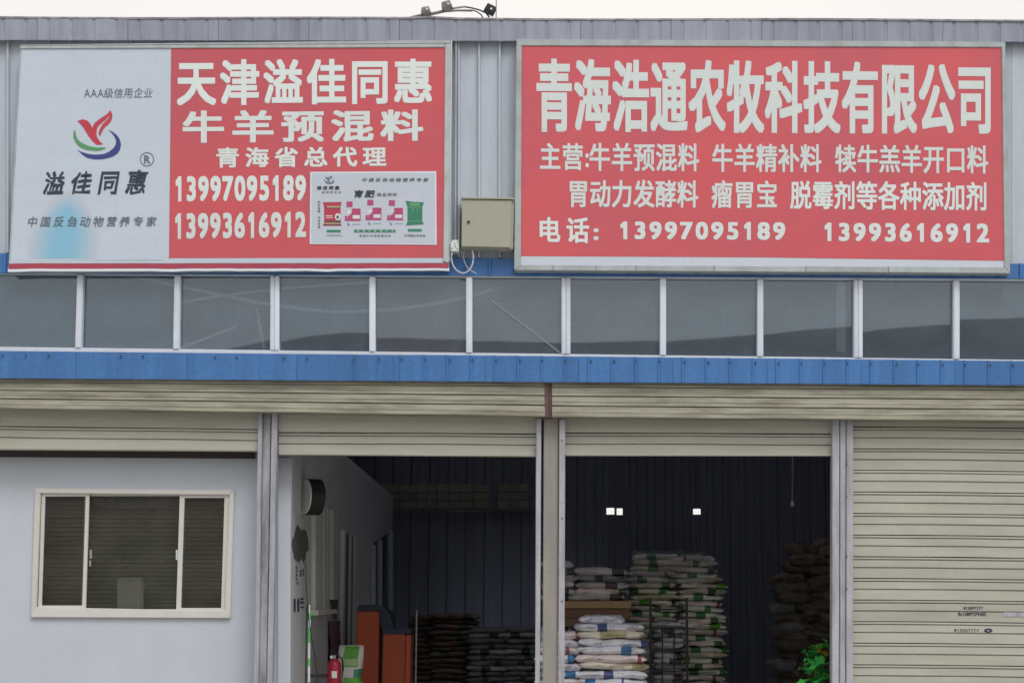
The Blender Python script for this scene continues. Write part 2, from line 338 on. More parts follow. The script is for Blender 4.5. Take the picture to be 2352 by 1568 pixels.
# ------------------------------------------------------------------ the warehouse
UL, UR = -330, 2680
BD = 15.0                                                    # depth of the hall
bld = empty('warehouse_building', (0, 7.5, 0), 'long grey metal-clad warehouse with a row of roller shutters and a ribbon of windows', 'warehouse')
def section(u0, u1, pitch, rib, dep, phase=0.0):
    """cross-section of a ribbed sheet in picture columns: (u, outward offset)"""
    out = [(u0, 0.0)]; k = math.ceil((u0 - phase) / pitch)
    while True:
        c = phase + k * pitch
        if c > u1 - rib: break
        if c > u0 + rib * .6:
            out += [(c - rib * .5, 0), (c - rib * .25, dep), (c + rib * .25, dep), (c + rib * .5, 0)]
        k += 1
    out.append((u1, 0.0)); return out
def ribbed(name, u0, u1, ft, fb, Y, pitch, rib, dep, m, parent, phase=0.0, nv=1, label=None):
    sec = section(u0, u1, pitch, rib, dep, phase); vs = []; n = len(sec)
    for j in range(nv + 1):
        for (u, dy) in sec:
            v = ft(u) + (fb(u) - ft(u)) * j / nv; p = P(u, v, Y); vs.append((p.x, p.y - dy, p.z))
    fs = [(j * n + i, (j + 1) * n + i, (j + 1) * n + i + 1, j * n + i + 1) for j in range(nv) for i in range(n - 1)]
    k = len(vs)                                              # folded edges give the sheet a thickness
    for j in (0, nv):
        for i in range(n): p = vs[j * n + i]; vs.append((p[0], p[1] + .03, p[2]))
    for i in range(n - 1):
        fs.append((i, i + 1, k + i + 1, k + i)); fs.append((nv * n + i, k + n + i, k + n + i + 1, nv * n + i + 1))
    return mo(name, vs, fs, m, parent, False, label)
top = lambda u: 40 + (u / 2352) * 7 + 1.3 * math.sin(u / 170) - (3 if 950 < u < 1050 else 0) * math.sin((u - 950) / 100 * math.pi)
f1 = lambda u: 92 + u / 2352 * 4
u = UL
while u < UR:                                                # top fascia sheets
    u1 = min(u + 208, UR)
    ribbed('fascia_sheet', u, u1 - .8, top, f1, -.10 - random.uniform(0, .012), 52, 9, -.009, M['fascia'], bld, 7)
    u = u1
mb = MB()
for (a, b) in [(UL + i * 60, UL + (i + 1) * 60) for i in range(50)]:
    mb.quad([(a, top(a) - 2.5), (a, top(a) + 1.5), (b, top(b) + 1.5), (b, top(b) - 2.5)], -.115, .1)
mb.build('roof_edge_trim', M['steelcol'], bld)
f2 = lambda u: 582 + u / 2352 * 24
u = UL + 22
edges = [UL]
while u < UR: edges.append(u); u += 188
edges.append(UR)
for a, b in zip(edges[:-1], edges[1:]):                      # grey wall sheets behind the signboards
    ribbed('wall_sheet', a, b - .5, f1, f2, 0, 47, 8, .045, M['wall'], bld, 1054)
f3 = L(627, 640)
def f3w(u): return f3(u) - (1.5 * abs(math.sin(u / 53 * math.pi)))
u = UL
while u < UR:                                                # blue band over the windows
    u1 = min(u + 216, UR)
    ribbed('upper_blue_flashing', u, u1 - .7, f2, f3, -.045 - random.uniform(0, .01), 53, 8, .02, M['blue'] , bld, 12)
    u = u1
# ---- ribbon windows
wt = L(629, 645); wb = L(796, 826); wb2 = L(805, 829)
muls = [(-262, 10, 0), (-38, 10, 1), (184, 7, 0), (407, 7, 0), (631, 11, 1), (855, 7, 0), (1077.5, 7, 0), (1300, 10, 1), (1523, 7, 0), (1746.5, 7, 0), (1971.5, 10.5, 1), (2197.5, 7, 0), (2420, 7, 0), (2645, 10, 1)]
joins = [k for k, m_ in enumerate(muls) if m_[2]] ; joins = [0] + joins
def lean(u, v):   # mullions on the left lean outwards a little at the foot
    return u - (v - 640) / 170 * (5.5 if u < 300 else 3 if u < 500 else 1 if u < 700 else 0) * (1 if u > -400 else 0)
for a, b in zip(joins[:-1], joins[1:]):
    ua, ub = muls[a][0], muls[b][0]
    lab = None
    wr = part_root('ribbon_window', P((ua + ub) / 2, wb2((ua + ub) / 2), 0), bld)
    mb = MB()
    mb.quad([(ua, wt(ua) - 8), (ua, wt(ua)), (ub, wt(ub)), (ub, wt(ub) - 8)], -.03, .05)
    mb.build('head_rail', M['upvc'], wr)
    mb = MB()
    mb.quad([(lean(ua, 800), wb(ua)), (lean(ua, 805), wb2(ua) + 3), (lean(ub, 805), wb2(ub) + 3), (lean(ub, 800), wb(ub))], -.05, .05)
    mb.build('sill_rail', M['upvc'], wr, bevel=.006)
    for k in range(a, b):
        u0, h0, j0 = muls[k]; u1, h1, j1 = muls[k + 1]
        if not j0 or k == 0:
            w_ = h0
            MB().quad([(u0 - w_, wt(u0)), (lean(u0 - w_, 800), wb(u0) + 1), (lean(u0, 805), wb(u0) + 7), (lean(u0 + w_, 800), wb(u0) + 1), (u0 + w_, wt(u0))][:0] or
                      [(u0 - w_, wt(u0)), (lean(u0 - w_, 800), wb(u0) + 1), (lean(u0 + w_, 800), wb(u0) + 1), (u0 + w_, wt(u0))], -.062, .05).build('mullion', M['upvc'], wr, bevel=.008)
        uu0, uu1 = u0 + h0 * .9, u1 - h1 * .9
        tilt = random.uniform(-.0006, .0006); tz = random.uniform(-.0006, .0006)
        q = [P(uu0, wt(uu0), .02 + tilt), P(lean(uu0, 800), wb(uu0), .02 + tilt + tz), P(lean(uu1, 800), wb(uu1), .02 - tilt + tz), P(uu1, wt(uu1), .02 - tilt)]
        mo('pane', q + [p + Vector((0, .006, 0)) for p in q], [(0, 1, 2, 3), (7, 6, 5, 4), (0, 4, 5, 1), (1, 5, 6, 2), (2, 6, 7, 3), (3, 7, 4, 0)], M['glass'], wr)
    for (u0, sgn) in ((ua, 1), (ub, -1)):                     # jambs, two side by side where units meet
        uc = u0 + sgn * 5.2
        if abs(u0 - 631) < 1 or abs(u0-1300)<1 or abs(u0-1971.5)<1 or True:
            MB().quad([(uc - 5, wt(uc)), (lean(uc - 5, 800), wb(uc) + 1), (lean(uc + 5, 800), wb(uc) + 1), (uc + 5, wt(uc))], -.058, .05).build('jamb', M['upvc'], wr, bevel=.008)
# thin shade line strip under the sign: dark top seal
# ---- blue flashing under the windows
g1 = L(868, 884)
def gt(u): return wb2(u) + 1 - 1.4 * (abs(math.sin((u - 18) / 54 * math.pi)) if u > 950 else .3)
cuts = [UL, -95, 175, 430, 682, 905, 1115, 1330, 1546, 1762, 1978, 2194, 2410, UR]
for i, (a, b) in enumerate(zip(cuts[:-1], cuts[1:])):
    flat = b < 1000
    ribbed('lower_blue_flashing', a, b - .6, gt, g1, -.16 - random.uniform(0, .012), 54, 7 if not flat else 4, .014 if not flat else .004, M['blue'], bld, 2)
mb = MB()
for k in range(-4, 54):
    uu = 25 + k * 54
    if uu < UR and (uu > 800 or random.random() < .5):
        p = P(uu - 20 + random.uniform(-3, 3), gt(uu) + 9, -.19); mb.tube([p, p + Vector((0, .012, 0))], .011, 6)
mb.build('roofing_screw', M['darkmetal'], bld)['kind'] = 'stuff'
mb = MB(); mb.quad([(UL, g1(UL) - 2), (UL, g1(UL) + 2), (UR, g1(UR) + 2), (UR, g1(UR) - 2)], -.14, .2); mb.build('drip_edge', M['steelcol'], bld)

# ---- roller shutters
def slat_profile(name, uL, uR, vfun, cuts_v, Y, m, parent, grd=.010, sag=None, nu=1, dep=.022):
    """one rolled slat: bands of face with recessed seams; vfun(u)=top picture row; cuts_v = list of (offset0, offset1) raised bands"""
    vs = []; fs = []
    us = [uL + (uR - uL) * i / nu for i in range(nu + 1)]
    prof = []
    for (a, b) in cuts_v:
        prof += [(a, dep), (a + .6, 0), (b - .6, 0), (b, dep)]
    for u in us:
        for (dv, dy) in prof:
            p = P(u, vfun(u) + dv + (sag(u) if sag else 0) + .5 * noise.noise(Vector((u / 120, vfun(u) / 30, 3))), Y)
            vs.append((p.x, Y + dy + (.0045 * noise.noise(Vector((u / 70, (vfun(u) + dv) / 28, 8))) if dy < .01 else 0), p.z))
    n = len(prof)
    for i in range(nu):
        for j in range(n - 1):
            fs.append((i * n + j, i * n + j + 1, (i + 1) * n + j + 1, (i + 1) * n + j))
    k = len(vs)
    for u_i in (0, nu):                                      # back sheet
        for j in (0, n - 1): v = vs[u_i * n + j]; vs.append((v[0], Y + dep + .004, v[2]))
    fs.append((k, k + 2, k + 3, k + 1))
    fs.append((0, nu * n, k + 2, k)); fs.append((n - 1, k + 1, k + 3, nu * n + n - 1))
    o = mo(name, vs, fs, m, parent); return o
SP = [(0.7, 5.6), (7.4, 24.0), (26.0, 49.0)]                 # one slat: narrow, medium and wide band, 49.6 rows in all
def shutter(uL, uR, vtop, vbot, label, n, first, full=False):
    r = part_root('roller_shutter', P((uL + uR) / 2, min(vbot((uL + uR) / 2), 1700), .1), bld, label)
    for k in range(n):
        vf = (lambda kk: (lambda u: vtop(u) + first + kk * 49.6))(k)
        slat_profile('slat', uL, uR, vf, SP, .10, M['shutter'], r, nu=22, sag=lambda u: .5 * math.sin(u / 90))
    if first > 0:
        slat_profile('slat', uL, uR, lambda u: vtop(u), [(0, first - 1.2)], .102, M['shutter'], r)
    if not full:
        mb = MB(); mb.quad([(uL, vbot(uL) - 4.5), (uL, vbot(uL)), (uR, vbot(uR)), (uR, vbot(uR) - 4.5)], .075, .15)
        mb.build('bottom_bar', M['shutter'], r, bevel=.006)
    return r
s1 = shutter(-100, 594, L(933, 945 + 18), L(1032, 1042 + 6), 'part-raised shutter over the white office wall', 1, 46)
for o in [c for c in bld.children if False]: pass
s2 = shutter(640, 1232, lambda u: 945 + (u - 640) * .006, lambda u: 1044 + (u - 640) * .007, 'part-raised shutter over the second bay', 1, 48)
s3 = shutter(1298, 1913, lambda u: 948 + (u - 1298) * .004, lambda u: 1046 + (u - 1298) * .001, 'part-raised shutter over the bay with the sack stacks', 1, 46)
s4 = shutter(1958, 2600, lambda u: 952 + (u - 1958) * .008, lambda u: 1700 + 0 * u, 'closed roller shutter at the right', 19, 28, True)
# ---- hoods (housings)
def hood(uL, uR, vt, vb, label):
    r = part_root('shutter_hood', P((uL + uR) / 2, vb((uL + uR) / 2), -.1), bld, label)
    bands = [(0, .10), (.115, .375), (.395, .665), (.685, 1.0)]
    for a, b in bands:
        pts = []
        vs = []; nu = 40; fs = []
        for i in range(nu + 1):
            u = uL + (uR - uL) * i / nu
            h = vb(u) - vt(u); wv = .7 * math.sin(u / 61 + a * 9)
            m3 = (a + b) / 2
            for fr, dy in ((a, .015), (a + .012, 0), (m3 - .02, 0), (m3, -.006), (m3 + .05, 0), (b - .012, 0), (b, .015)):
                p = P(u, vt(u) + h * fr + wv * .3, -.10); vs.append((p.x, p.y + dy - .02 * fr + .006 * noise.noise(Vector((u / 45, fr * 5, 2))), p.z))
        n = 7
        for i in range(nu):
            for j in range(n - 1): fs.append((i * n + j, i * n + j + 1, (i + 1) * n + j + 1, (i + 1) * n + j))
        mo('hood_strip', vs, fs, M['hood'], r)
    mb = MB(); mb.quad([(uL, vt(uL)), (uL, vb(uL)), (uR, vb(uR)), (uR, vt(uR))], -.083, .28); mb.build('hood_box', M['hood'], r)
    return r
hood(-330, 1252, lambda u: g1(u) + 2, lambda u: 937.5 + u / 1252 * 18.5, 'left shutter hood')
hood(1268, 2680, lambda u: g1(u) + 3, lambda u: 957.5 + (u - 1268) / 1084 * 9, 'right shutter hood')
MB().quad([(1251, 880), (1251, 957), (1260, 958), (1260, 880)], -.115, .2).build('hood_divider', M['brownstrip'], bld)
MB().quad([(1260.5, 881), (1260.5, 958), (1269, 958), (1269, 881)], -.095, .2).build('hood_divider', M['brownstrip'], bld)
# ---- posts and guide rails
def vpost(name, a0, a1, b0, b1, vt, Y0, Y1, m, label=None):   # top u range a, bottom u range b at row 1568
    def at(ua, ub, v): return ua + (ub - ua) * (v - 950) / 618
    v2 = 2060
    MB().quad([(a0, vt), (at(a0, b0, v2), v2), (at(a1, b1, v2), v2), (a1, vt)], Y0, Y1).build(name, m, bld, label=label, bevel=.006)
# post A
vpost('guide_rail', 593, 603, 583, 594, 945, .02, .17, M['rail']); vpost('column', 604.5, 622, 595, 612, 945, .045, .3, M['steelcol']); vpost('guide_rail', 624, 637, 613, 625.5, 945, .02, .17, M['rail'])
# post B
vpost('guide_rail', 1231.5, 1243.5, 1229, 1240, 960, .02, .17, M['rail']); vpost('column', 1249, 1283, 1246, 1281, 958, .05, .35, M['column']); vpost('guide_rail', 1284.5, 1298.5, 1282, 1296.5, 962, .0, .17, M['rail'])
# post C
vpost('guide_rail', 1912, 1928, 1911, 1927, 963, .02, .17, M['rail']); vpost('column', 1929.5, 1943, 1928.5, 1942, 963, .035, .3, M['rail']); vpost('guide_rail', 1944.5, 1960, 1943.5, 1960, 963, .02, .17, M['rail'])
mb = MB()
for vv in (1058, 1133, 1270, 1345): 
    p = P(1945, 0 + vv + 7, .015); mb.tube([p, p + Vector((0, .01, 0))], .008, 6)
for vv in (1012, 1190, 1380): 
    p = P(1291, vv, -.004); mb.tube([p, p + Vector((0, .01, 0))], .009, 6)
mb.build('rail_bolt', M['darkmetal'], bld)
# ---- shell: roof, floor, side and back walls with three small openings
xl = P(UL, 900, 0).x; xr = P(UR, 900, 0).x
ztop = P(1176, 46, 0).z
for (y0, y1) in ((.1, .7), (4.6, 7.6), (10.4, BD)):
    MB().quad([(UL, 40), (UL, 44), (UR, 50), (UR, 46)], .1, BD).build('x', M['roofin'], bld) if False else None
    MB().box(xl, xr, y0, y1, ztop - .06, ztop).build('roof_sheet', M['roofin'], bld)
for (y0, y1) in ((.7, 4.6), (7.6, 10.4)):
    xk0, xk1 = P(1270, 900, 0).x, P(1900, 900, 0).x          # clear panels added in the unseen roof to brighten the third bay
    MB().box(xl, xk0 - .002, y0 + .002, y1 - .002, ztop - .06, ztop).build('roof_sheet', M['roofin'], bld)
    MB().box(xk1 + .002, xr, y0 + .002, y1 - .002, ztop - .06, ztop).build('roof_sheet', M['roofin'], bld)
    MB().box(xk0, xk1, y0 + .01, y1 - .01, ztop - .03, ztop - .01).build('added_roof_panel', M['fill_sheet'], bld)
MB().box(xl - .1, xl, .1, BD, 0, ztop).build('side_wall', M['wall'], bld); MB().box(xr, xr + .1, .1, BD, 0, ztop).build('side_wall', M['wall'], bld)
MB().box(xl, xr, .02, BD + .1, .004, .03).build('floor_slab', M['floor'], bld)
holes = [(1393, 1166, 1411, 1181, ), (1416.5, 1167, 1430, 1182), (1592, 1168, 1609, 1181)]
def zB(v): return P(1300, v, BD).z
def xB(u): return P(u, 1200, BD).x
hx = [(P(a, (b + d) / 2, BD).x, P(c, (b + d) / 2, BD).x, P((a + c) / 2, d, BD).z, P((a + c) / 2, b, BD).z) for a, b, c, d in holes]
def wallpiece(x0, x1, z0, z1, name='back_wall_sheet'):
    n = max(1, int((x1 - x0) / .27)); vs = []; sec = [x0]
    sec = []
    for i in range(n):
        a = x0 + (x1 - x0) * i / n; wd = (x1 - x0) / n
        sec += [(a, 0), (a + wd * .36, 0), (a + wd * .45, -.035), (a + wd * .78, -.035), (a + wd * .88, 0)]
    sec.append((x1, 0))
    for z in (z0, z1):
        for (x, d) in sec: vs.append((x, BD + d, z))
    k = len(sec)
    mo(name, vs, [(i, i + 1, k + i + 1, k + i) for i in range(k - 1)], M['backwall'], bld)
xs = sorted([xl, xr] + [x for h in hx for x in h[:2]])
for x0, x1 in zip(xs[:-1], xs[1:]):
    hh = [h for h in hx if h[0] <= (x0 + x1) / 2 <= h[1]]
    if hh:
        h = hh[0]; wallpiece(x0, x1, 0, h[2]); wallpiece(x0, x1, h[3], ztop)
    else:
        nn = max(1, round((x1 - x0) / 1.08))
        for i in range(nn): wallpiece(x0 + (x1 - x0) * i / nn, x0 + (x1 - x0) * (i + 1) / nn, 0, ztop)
# dusty boards above the blue sheets at the back of the second bay
rows = [(1112, 1129), (1131, 1148), (1150, 1167)]; cols = [(870, 916), (918, 955), (957, 979), (981, 1002), (1004, 1032), (1034, 1056), (1058, 1086), (1088, 1124), (1144, 1170), (1172, 1190), (1192, 1214)]
for (a, b) in rows:
    for (c, d) in cols:
        y = BD - .10 - random.uniform(0, .03)
        MB().rect(c, a + random.uniform(-1, 1), d, b, y, BD - .04).build('wall_board', M['boards'], bld)
MB().rect(870, 1169, 1225, 1171.5, BD - .3, BD - .1).build('purlin', M['steelcol'], bld)
MB().rect(1028, 1172.5, 1118, 1174.5, BD - .34, BD - .3).build('purlin', M['rail'], bld)
# roof purlins and frames inside
for k in range(4):
    y = 3 + k * 3.4
    for x in (-7.5, -0.6 + 0 * k, 5.8):
        MB().box(x - .12, x + .12, y, y + .2, 5.9, ztop - .1).build('roof_frame', M['steelcol'], bld) if False else None
    MB().box(xl, xr, y, y + .15, 6.1, 6.35).build('roof_beam', M['darkmetal'], bld)

# ------------------------------------------------------------------ the office room inside the left bays
YO = .40
office = empty('prefab_office', (P(300, 1560, YO).x, YO + 2, 0), 'white panel office room built behind the left shutters with a sliding window in front', 'office')
XW = P(668, 1200, YO).x
ZT = Q(785, 1052, XW).z
YE = Q(903, 1138, XW).y
ox0 = P(UL, 1200, YO).x
W0, W1, W2, W3 = (82, 1130), (74, 1408), (524, 1411), (533, 1133)    # window opening corners
zlo = 0.0
def PO(t): return P(t[0], t[1], YO)
a, b, c, d = PO(W0), PO(W1), PO(W2), PO(W3)
ztw = P(300, 1050, YO).z
def fv(x, z): return Vector((x, YO, z))
o_ = [fv(ox0, ZT), fv(ox0, zlo), fv(XW, zlo), fv(XW, ZT)]
vs = o_ + [a, b, c, d]; vs2 = [v + Vector((0, .08, 0)) for v in vs]
mo('front_wall', vs + vs2, [(0, 1, 5, 4), (1, 2, 6, 5), (2, 3, 7, 6), (3, 0, 4, 7), (4, 5, 13, 12), (5, 6, 14, 13), (6, 7, 15, 14), (7, 4, 12, 15), (2, 10, 11, 3)], M['office'], office)
MB().box(XW - .08, XW, YO + .085, YE, 0, ZT).build('side_wall', M['officeside'], office)
MB().box(ox0, XW - .085, YE - .1, YE, 0, ZT).build('rear_wall', M['officeside'], office)
MB().box(ox0, XW - .001, YO, YE, ZT + .003, ZT + .08).build('ceiling', M['officeside'], office)
MB().quad([(UL, 1025), (UL, 1046), (584, 1052), (584, 1036)], .34, YO - .003).build('header_shade', M['dark'], office)  # dark brown strip paints the shutter's shade on the office front
MB().quad([(637.5, 1050), (636, 2000), (666, 2000), (667, 1050)], .37, YO - .003).build('corner_post', M['office'], office, bevel=.008)
# window in the front wall
win = part_root('sliding_window', P(300, 1415, YO), office)
F0, F1, F2, F3 = (80, 1121), (70, 1417), (529, 1418), (538, 1126)
def band(p0, p1, p2, p3, y0, y1, name, m, par, bev=.006): MB().quad([p0, p1, p2, p3], y0, y1).build(name, m, par, bevel=bev)
band((80, 1121), (82, 1132), (527, 1136), (538, 1125), YO - .035, YO + .07, 'frame_bar', M['cream'], win)
band((81, 1393), (70, 1417), (529, 1419), (520, 1402), YO - .04, YO + .07, 'frame_bar', M['cream'], win)
band((80, 1121), (70, 1417), (83, 1405), (93, 1132), YO - .036, YO + .07, 'frame_bar', M['cream'], win)
band((527, 1134), (516, 1404), (529, 1418), (538, 1126), YO - .036, YO + .07, 'frame_bar', M['cream'], win)
def sash(name, ul, ur, vt, vb, y, bw, dl=8.5):
    s_ = part_root(name, P((ul + ur) / 2, vb, y), win) if False else win
    dd = dl
    mb = MB()
    mb.quad([(ul, vt), (ul - dd, vb), (ul - dd + bw, vb), (ul + bw, vt)], y, y + .03)
    mb.quad([(ur - bw, vt), (ur - dd - bw, vb), (ur - dd, vb), (ur, vt)], y, y + .03)
    mb.quad([(ul + bw, vt), (ul + bw, vt + bw * .8), (ur - bw, vt + bw * .8), (ur - bw, vt)], y + .001, y + .029)
    mb.quad([(ul - dd + bw, vb - bw * .8), (ul - dd + bw, vb), (ur - dd - bw, vb), (ur - dd - bw, vb - bw * .8)], y + .001, y + .029)
    mb.build('sash', M['cream'], win)
    q = [P(ul + bw * .6, vt + 1, y + .015), P(ul - dd + bw * .6, vb - 1, y + .015), P(ur - dd - bw * .6, vb - 1, y + .015), P(ur - bw * .6, vt + 1, y + .015)]
    mo('pane', q + [p + Vector((0, .006, 0)) for p in q], [(0, 1, 2, 3), (7, 6, 5, 4), (0, 4, 5, 1), (1, 5, 6, 2), (2, 6, 7, 3), (3, 7, 4, 0)], M['glass2'], win)
sash('sash', 96, 205, 1133, 1396, YO - .005, 8)
sash('sash', 194, 427, 1134, 1403, YO + .045, 6)
sash('sash', 413, 527, 1134, 1404, YO - .005, 11)
mb = MB(); mb.rect(206, 1262, 211, 1282, YO + .025, YO + .044); mb.rect(205, 1286, 209, 1300, YO + .02, YO + .044); mb.build('window_latch', M['chrome'], win)
mb = MB(); mb.rect(404, 1262, 408, 1285, YO + .02, YO + .044); mb.build('window_latch', M['upvc'], win)
# reflections of the hall opposite modelled as strips and band, plus an appliance
bl = empty('reflected_slats', P(300, 1400, YO + .3), 'dark olive slatted blind modelled as strips behind the office window', 'reflection')
for k in range(27):
    v = 1150 + k * 10.2
    dz = random.uniform(-.6, .6)
    MB().quad([(84, v + dz), (84, v + 8.6 + dz), (530, v + 10.0), (530, v + 1.6)], YO + .30 + random.uniform(0, .01), YO + .315).build('slat', M['reflection'], bl)
mb = MB()
n = 24; vs = []; fs = []
for i in range(n + 1):
    u = 196 + 222 * i / n; t = (u - 196) / 222; sag = 26 + 10 * 4 * t * (1 - t) * .9
    y = YO + .13 + .012 * math.sin(i * 1.7)
    vs += [P(u, 1128, y), P(u, 1130 + sag, y)]
for i in range(n): fs.append((2 * i, 2 * i + 1, 2 * i + 3, 2 * i + 2))
o = mo('eaves_reflection_band', vs, fs, M['cloth'], None, True); setp(o, 'sagging grey reflection of eaves, modelled along the top of the office window', 'eaves_reflection')
k_ = empty('boxy_appliance', P(299, 1560, YO + .2), 'pale boxy appliance standing behind the middle office window pane', 'appliance')
MB().rect(268, 1326, 328, 1700, YO + .16, YO + .29).build('casing', M['paleboard'], k_, bevel=.02)
MB().rect(292, 1330, 306, 1335, YO + .148, YO + .159).build('handle', M['chrome'], k_)

# side wall fittings (plane X = XW)
def qq(name, u0, u1, vt0, vt1, vb0, vb1, thick, m, par, off=.004, label=None):
    q = [Q(u0, vt0, XW) , Q(u0, vb0, XW), Q(u1, vb1, XW), Q(u1, vt1, XW)]
    q = [p + Vector((off, 0, 0)) for p in q]
    return MB().hexa([p + Vector((thick, 0, 0)) for p in q], q).build(name, m, par, label=label)
sw = part_root('side_window', Q(735, 1410, XW), office, 'cream framed window in the dim side wall')
qq('sill_board', 712, 757, 1400, 1398, 1412, 1408, .09, M['cream'], sw)
qq('frame_bar', 714, 731, 1146, 1155, 1400, 1399, .05, M['cream'], sw)
qq('frame_bar', 739, 744, 1160, 1163, 1399, 1398, .03, M['cream'], sw)
qq('frame_bar', 748, 752, 1166, 1168, 1398, 1397, .02, M['cream'], sw)
qq('frame_bar', 754, 765, 1170, 1176, 1376, 1375, .06, M['cream'], sw)
qq('pane', 731, 754, 1156, 1170, 1399, 1397, .006, M['glass2'], sw, .01)
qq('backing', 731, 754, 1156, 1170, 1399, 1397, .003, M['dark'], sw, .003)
dw = part_root('side_door', Q(800, 1560, XW), office, 'dark glazed door with pale metal edges in the side wall')
zf = 0.0
def door(name, u0, u1, v0, v1, th, m):
    q = [Q(u0, v0, XW), Q(u0, 1400, XW), Q(u1, 1400, XW), Q(u1, v1, XW)]
    q[1].z = .03; q[2].z = .03
    q = [p + Vector((.004, 0, 0)) for p in q]
    return MB().hexa([p + Vector((th, 0, 0)) for p in q], q).build(name, m, dw)
door('frame_bar', 782, 786.5, 1216, 1219, .05, M['cream']); door('leaf', 787, 799, 1219, 1226, .01, M['navy']); door('leaf', 804, 809, 1228, 1231, .012, M['navy'])
door('frame_bar', 799.5, 802.5, 1226, 1228, .035, M['cream']); door('frame_bar', 809.5, 814, 1231, 1234, .05, M['cream'])
sw2 = part_root('side_window', Q(880, 1400, XW), office, 'dim far window in the side wall')
qq('frame_bar', 853, 857, 1250, 1252, 1400, 1400, .04, M['officeside'], sw2); qq('frame_bar', 868, 872, 1238, 1240, 1400, 1400, .04, M['officeside'], sw2); qq('frame_bar', 892, 896, 1216, 1220, 1400, 1400, .05, M['cream'], sw2)
qq('pane', 857, 892, 1245, 1222, 1400, 1400, .006, M['glass2'], sw2, .012)
# pictures and writing on the side wall
def blob(cu, cv, ru, rv, seed, n=22):
    return [(cu + ru * math.cos(2 * math.pi * i / n) * (.8 + .35 * noise.noise(Vector((i * .7, seed, 0)))),
             cv + rv * math.sin(2 * math.pi * i / n) * (.8 + .4 * noise.noise(Vector((i * .9, seed, 5))))) for i in range(n)]
def flatpoly(name, polys, fn, m, parent=None, label=None):
    vs = []; fs = []
    for poly in polys:
        k = len(vs); p3 = [Vector((a, -b, 0)) for a, b in poly]
        for t in geometry.tessellate_polygon([p3]): fs.append(tuple(k + i for i in t))
        vs += [fn(a, b) for a, b in poly]
    return mo(name, vs, fs, m, parent, False, label)
o = flatpoly('wall_picture', [blob(689, 1250, 23, 50, 4)], lambda a, b: Q(a, b, XW) + Vector((.006, 0, 0)), M['notice'])
setp(o, 'dark ragged ink picture on the pale inner side wall left of the cream window', 'picture')
o = flatpoly('wall_picture', [blob(767, 1388, 10, 46, 7)], lambda a, b: Q(a, b, XW) + Vector((.006, 0, 0)), M['notice'])
setp(o, 'dark ragged picture on the side wall between the cream window and the glazed door', 'picture')
R_ = lambda a, b, c, d: [(a, b), (a, d), (c, d), (c, b)]
marks = [R_(674, 1374, 678, 1404), R_(682.5, 1374, 686.5, 1404), R_(688, 1381, 697, 1385), R_(690, 1372, 696, 1377), R_(689, 1392, 697, 1395)]
for (uu, vv) in [(679, 1300), (680, 1308), (679, 1317), (679, 1327), (681, 1336)]: marks += [R_(uu, vv, uu + 3.5, vv + 2), R_(uu + 1, vv + 2.2, uu + 2.5, vv + 5), R_(uu - 1, vv + 3, uu + .5, vv + 5)]
for (uu, vv) in [(689, 1308), (694, 1306), (689, 1316), (695, 1314)]: marks += [R_(uu, vv, uu + 1.8, vv + 7), R_(uu + 2, vv + 2, uu + 3.2, vv + 4)]
o = flatpoly('wall_lettering', marks, lambda a, b: Q(a, b, XW) + Vector((.005, 0, 0)), M['ink']); setp(o, 'small dark writing on the pale side wall below the ink picture', 'lettering')

# round fixture on the side wall
ctr = Q(693, 1140, XW) + Vector((.10, 0, 0))
rf = empty('round_sign', ctr + Vector((0, 0, -.23)), 'round sign with a white face and black rim sticking out of the inner side wall', 'sign')
ax = Vector((.80, -.60, 0)).normalized()
def disc(c, ax, r, h, n=36):
    a = ax.cross(Vector((0, 0, 1))).normalized(); b = Vector((0, 0, 1)); vs = []; fs = []
    for s_ in (0, h):
        vs += [c + ax * s_ + (a * math.cos(2 * math.pi * i / n) + b * math.sin(2 * math.pi * i / n)) * r for i in range(n)]
    fs.append(tuple(range(n))); fs.append(tuple(range(n, 2 * n))[::-1])
    for i in range(n): fs.append((i, n + i, n + (i + 1) % n, (i + 1) % n))
    mb = MB(); mb.add(vs, fs); return mb
ax2 = Vector((-.86, -.50, 0)).normalized()
disc(ctr + Vector((-.06, .0, 0)), ax2, .20, -.16).build('rim', M['black'], rf)
disc(ctr + Vector((-.06, .0, 0)) + ax2 * .004, ax2, .195, .012).build('face', M['white_pl'], rf)
MB().tube([Vector((XW, ctr.y + .1, ctr.z)), ctr + Vector((0, .1, 0))], .015).build('bracket', M['darkmetal'], rf)

# ------------------------------------------------------------------ lettering
_gc = {}
def glyph(ch, off):
    key = (ch, off)
    if key in _gc: return _gc[key]
    cu = bpy.data.curves.new('glyph', 'FONT'); cu.body = ch; cu.offset = off; cu.resolution_u = 3
    ob = bpy.data.objects.new('glyph', cu); C.objects.link(ob)
    dg = bpy.context.evaluated_depsgraph_get(); dg.update()
    me = bpy.data.meshes.new_from_object(ob.evaluated_get(dg))
    r = ([(v.co.x, v.co.y) for v in me.vertices], [tuple(p.vertices) for p in me.polygons])
    bpy.data.objects.remove(ob); bpy.data.curves.remove(cu); bpy.data.meshes.remove(me)
    _gc[key] = r; return r
def one():
    b = bbox(glyph('8', 0)[0]); w_ = b[1] - b[0]; h_ = b[3] - b[2]
    pts = [(.47, 0), (.66, 0), (.66, 1), (.52, 1), (.20, .80), (.20, .66), (.47, .80)]
    _gc[('1', 0)] = ([(b[0] + a * w_, b[2] + c * h_) for a, c in pts], [(0, 1, 2, 6), (2, 3, 6), (3, 4, 5, 6)])
def bbox(vs): return min(a for a, b in vs), max(a for a, b in vs), min(b for a, b in vs), max(b for a, b in vs)
one(); CB = bbox(glyph('国', 0)[0]); CBW = CB[1] - CB[0]; CBH = CB[3] - CB[2]
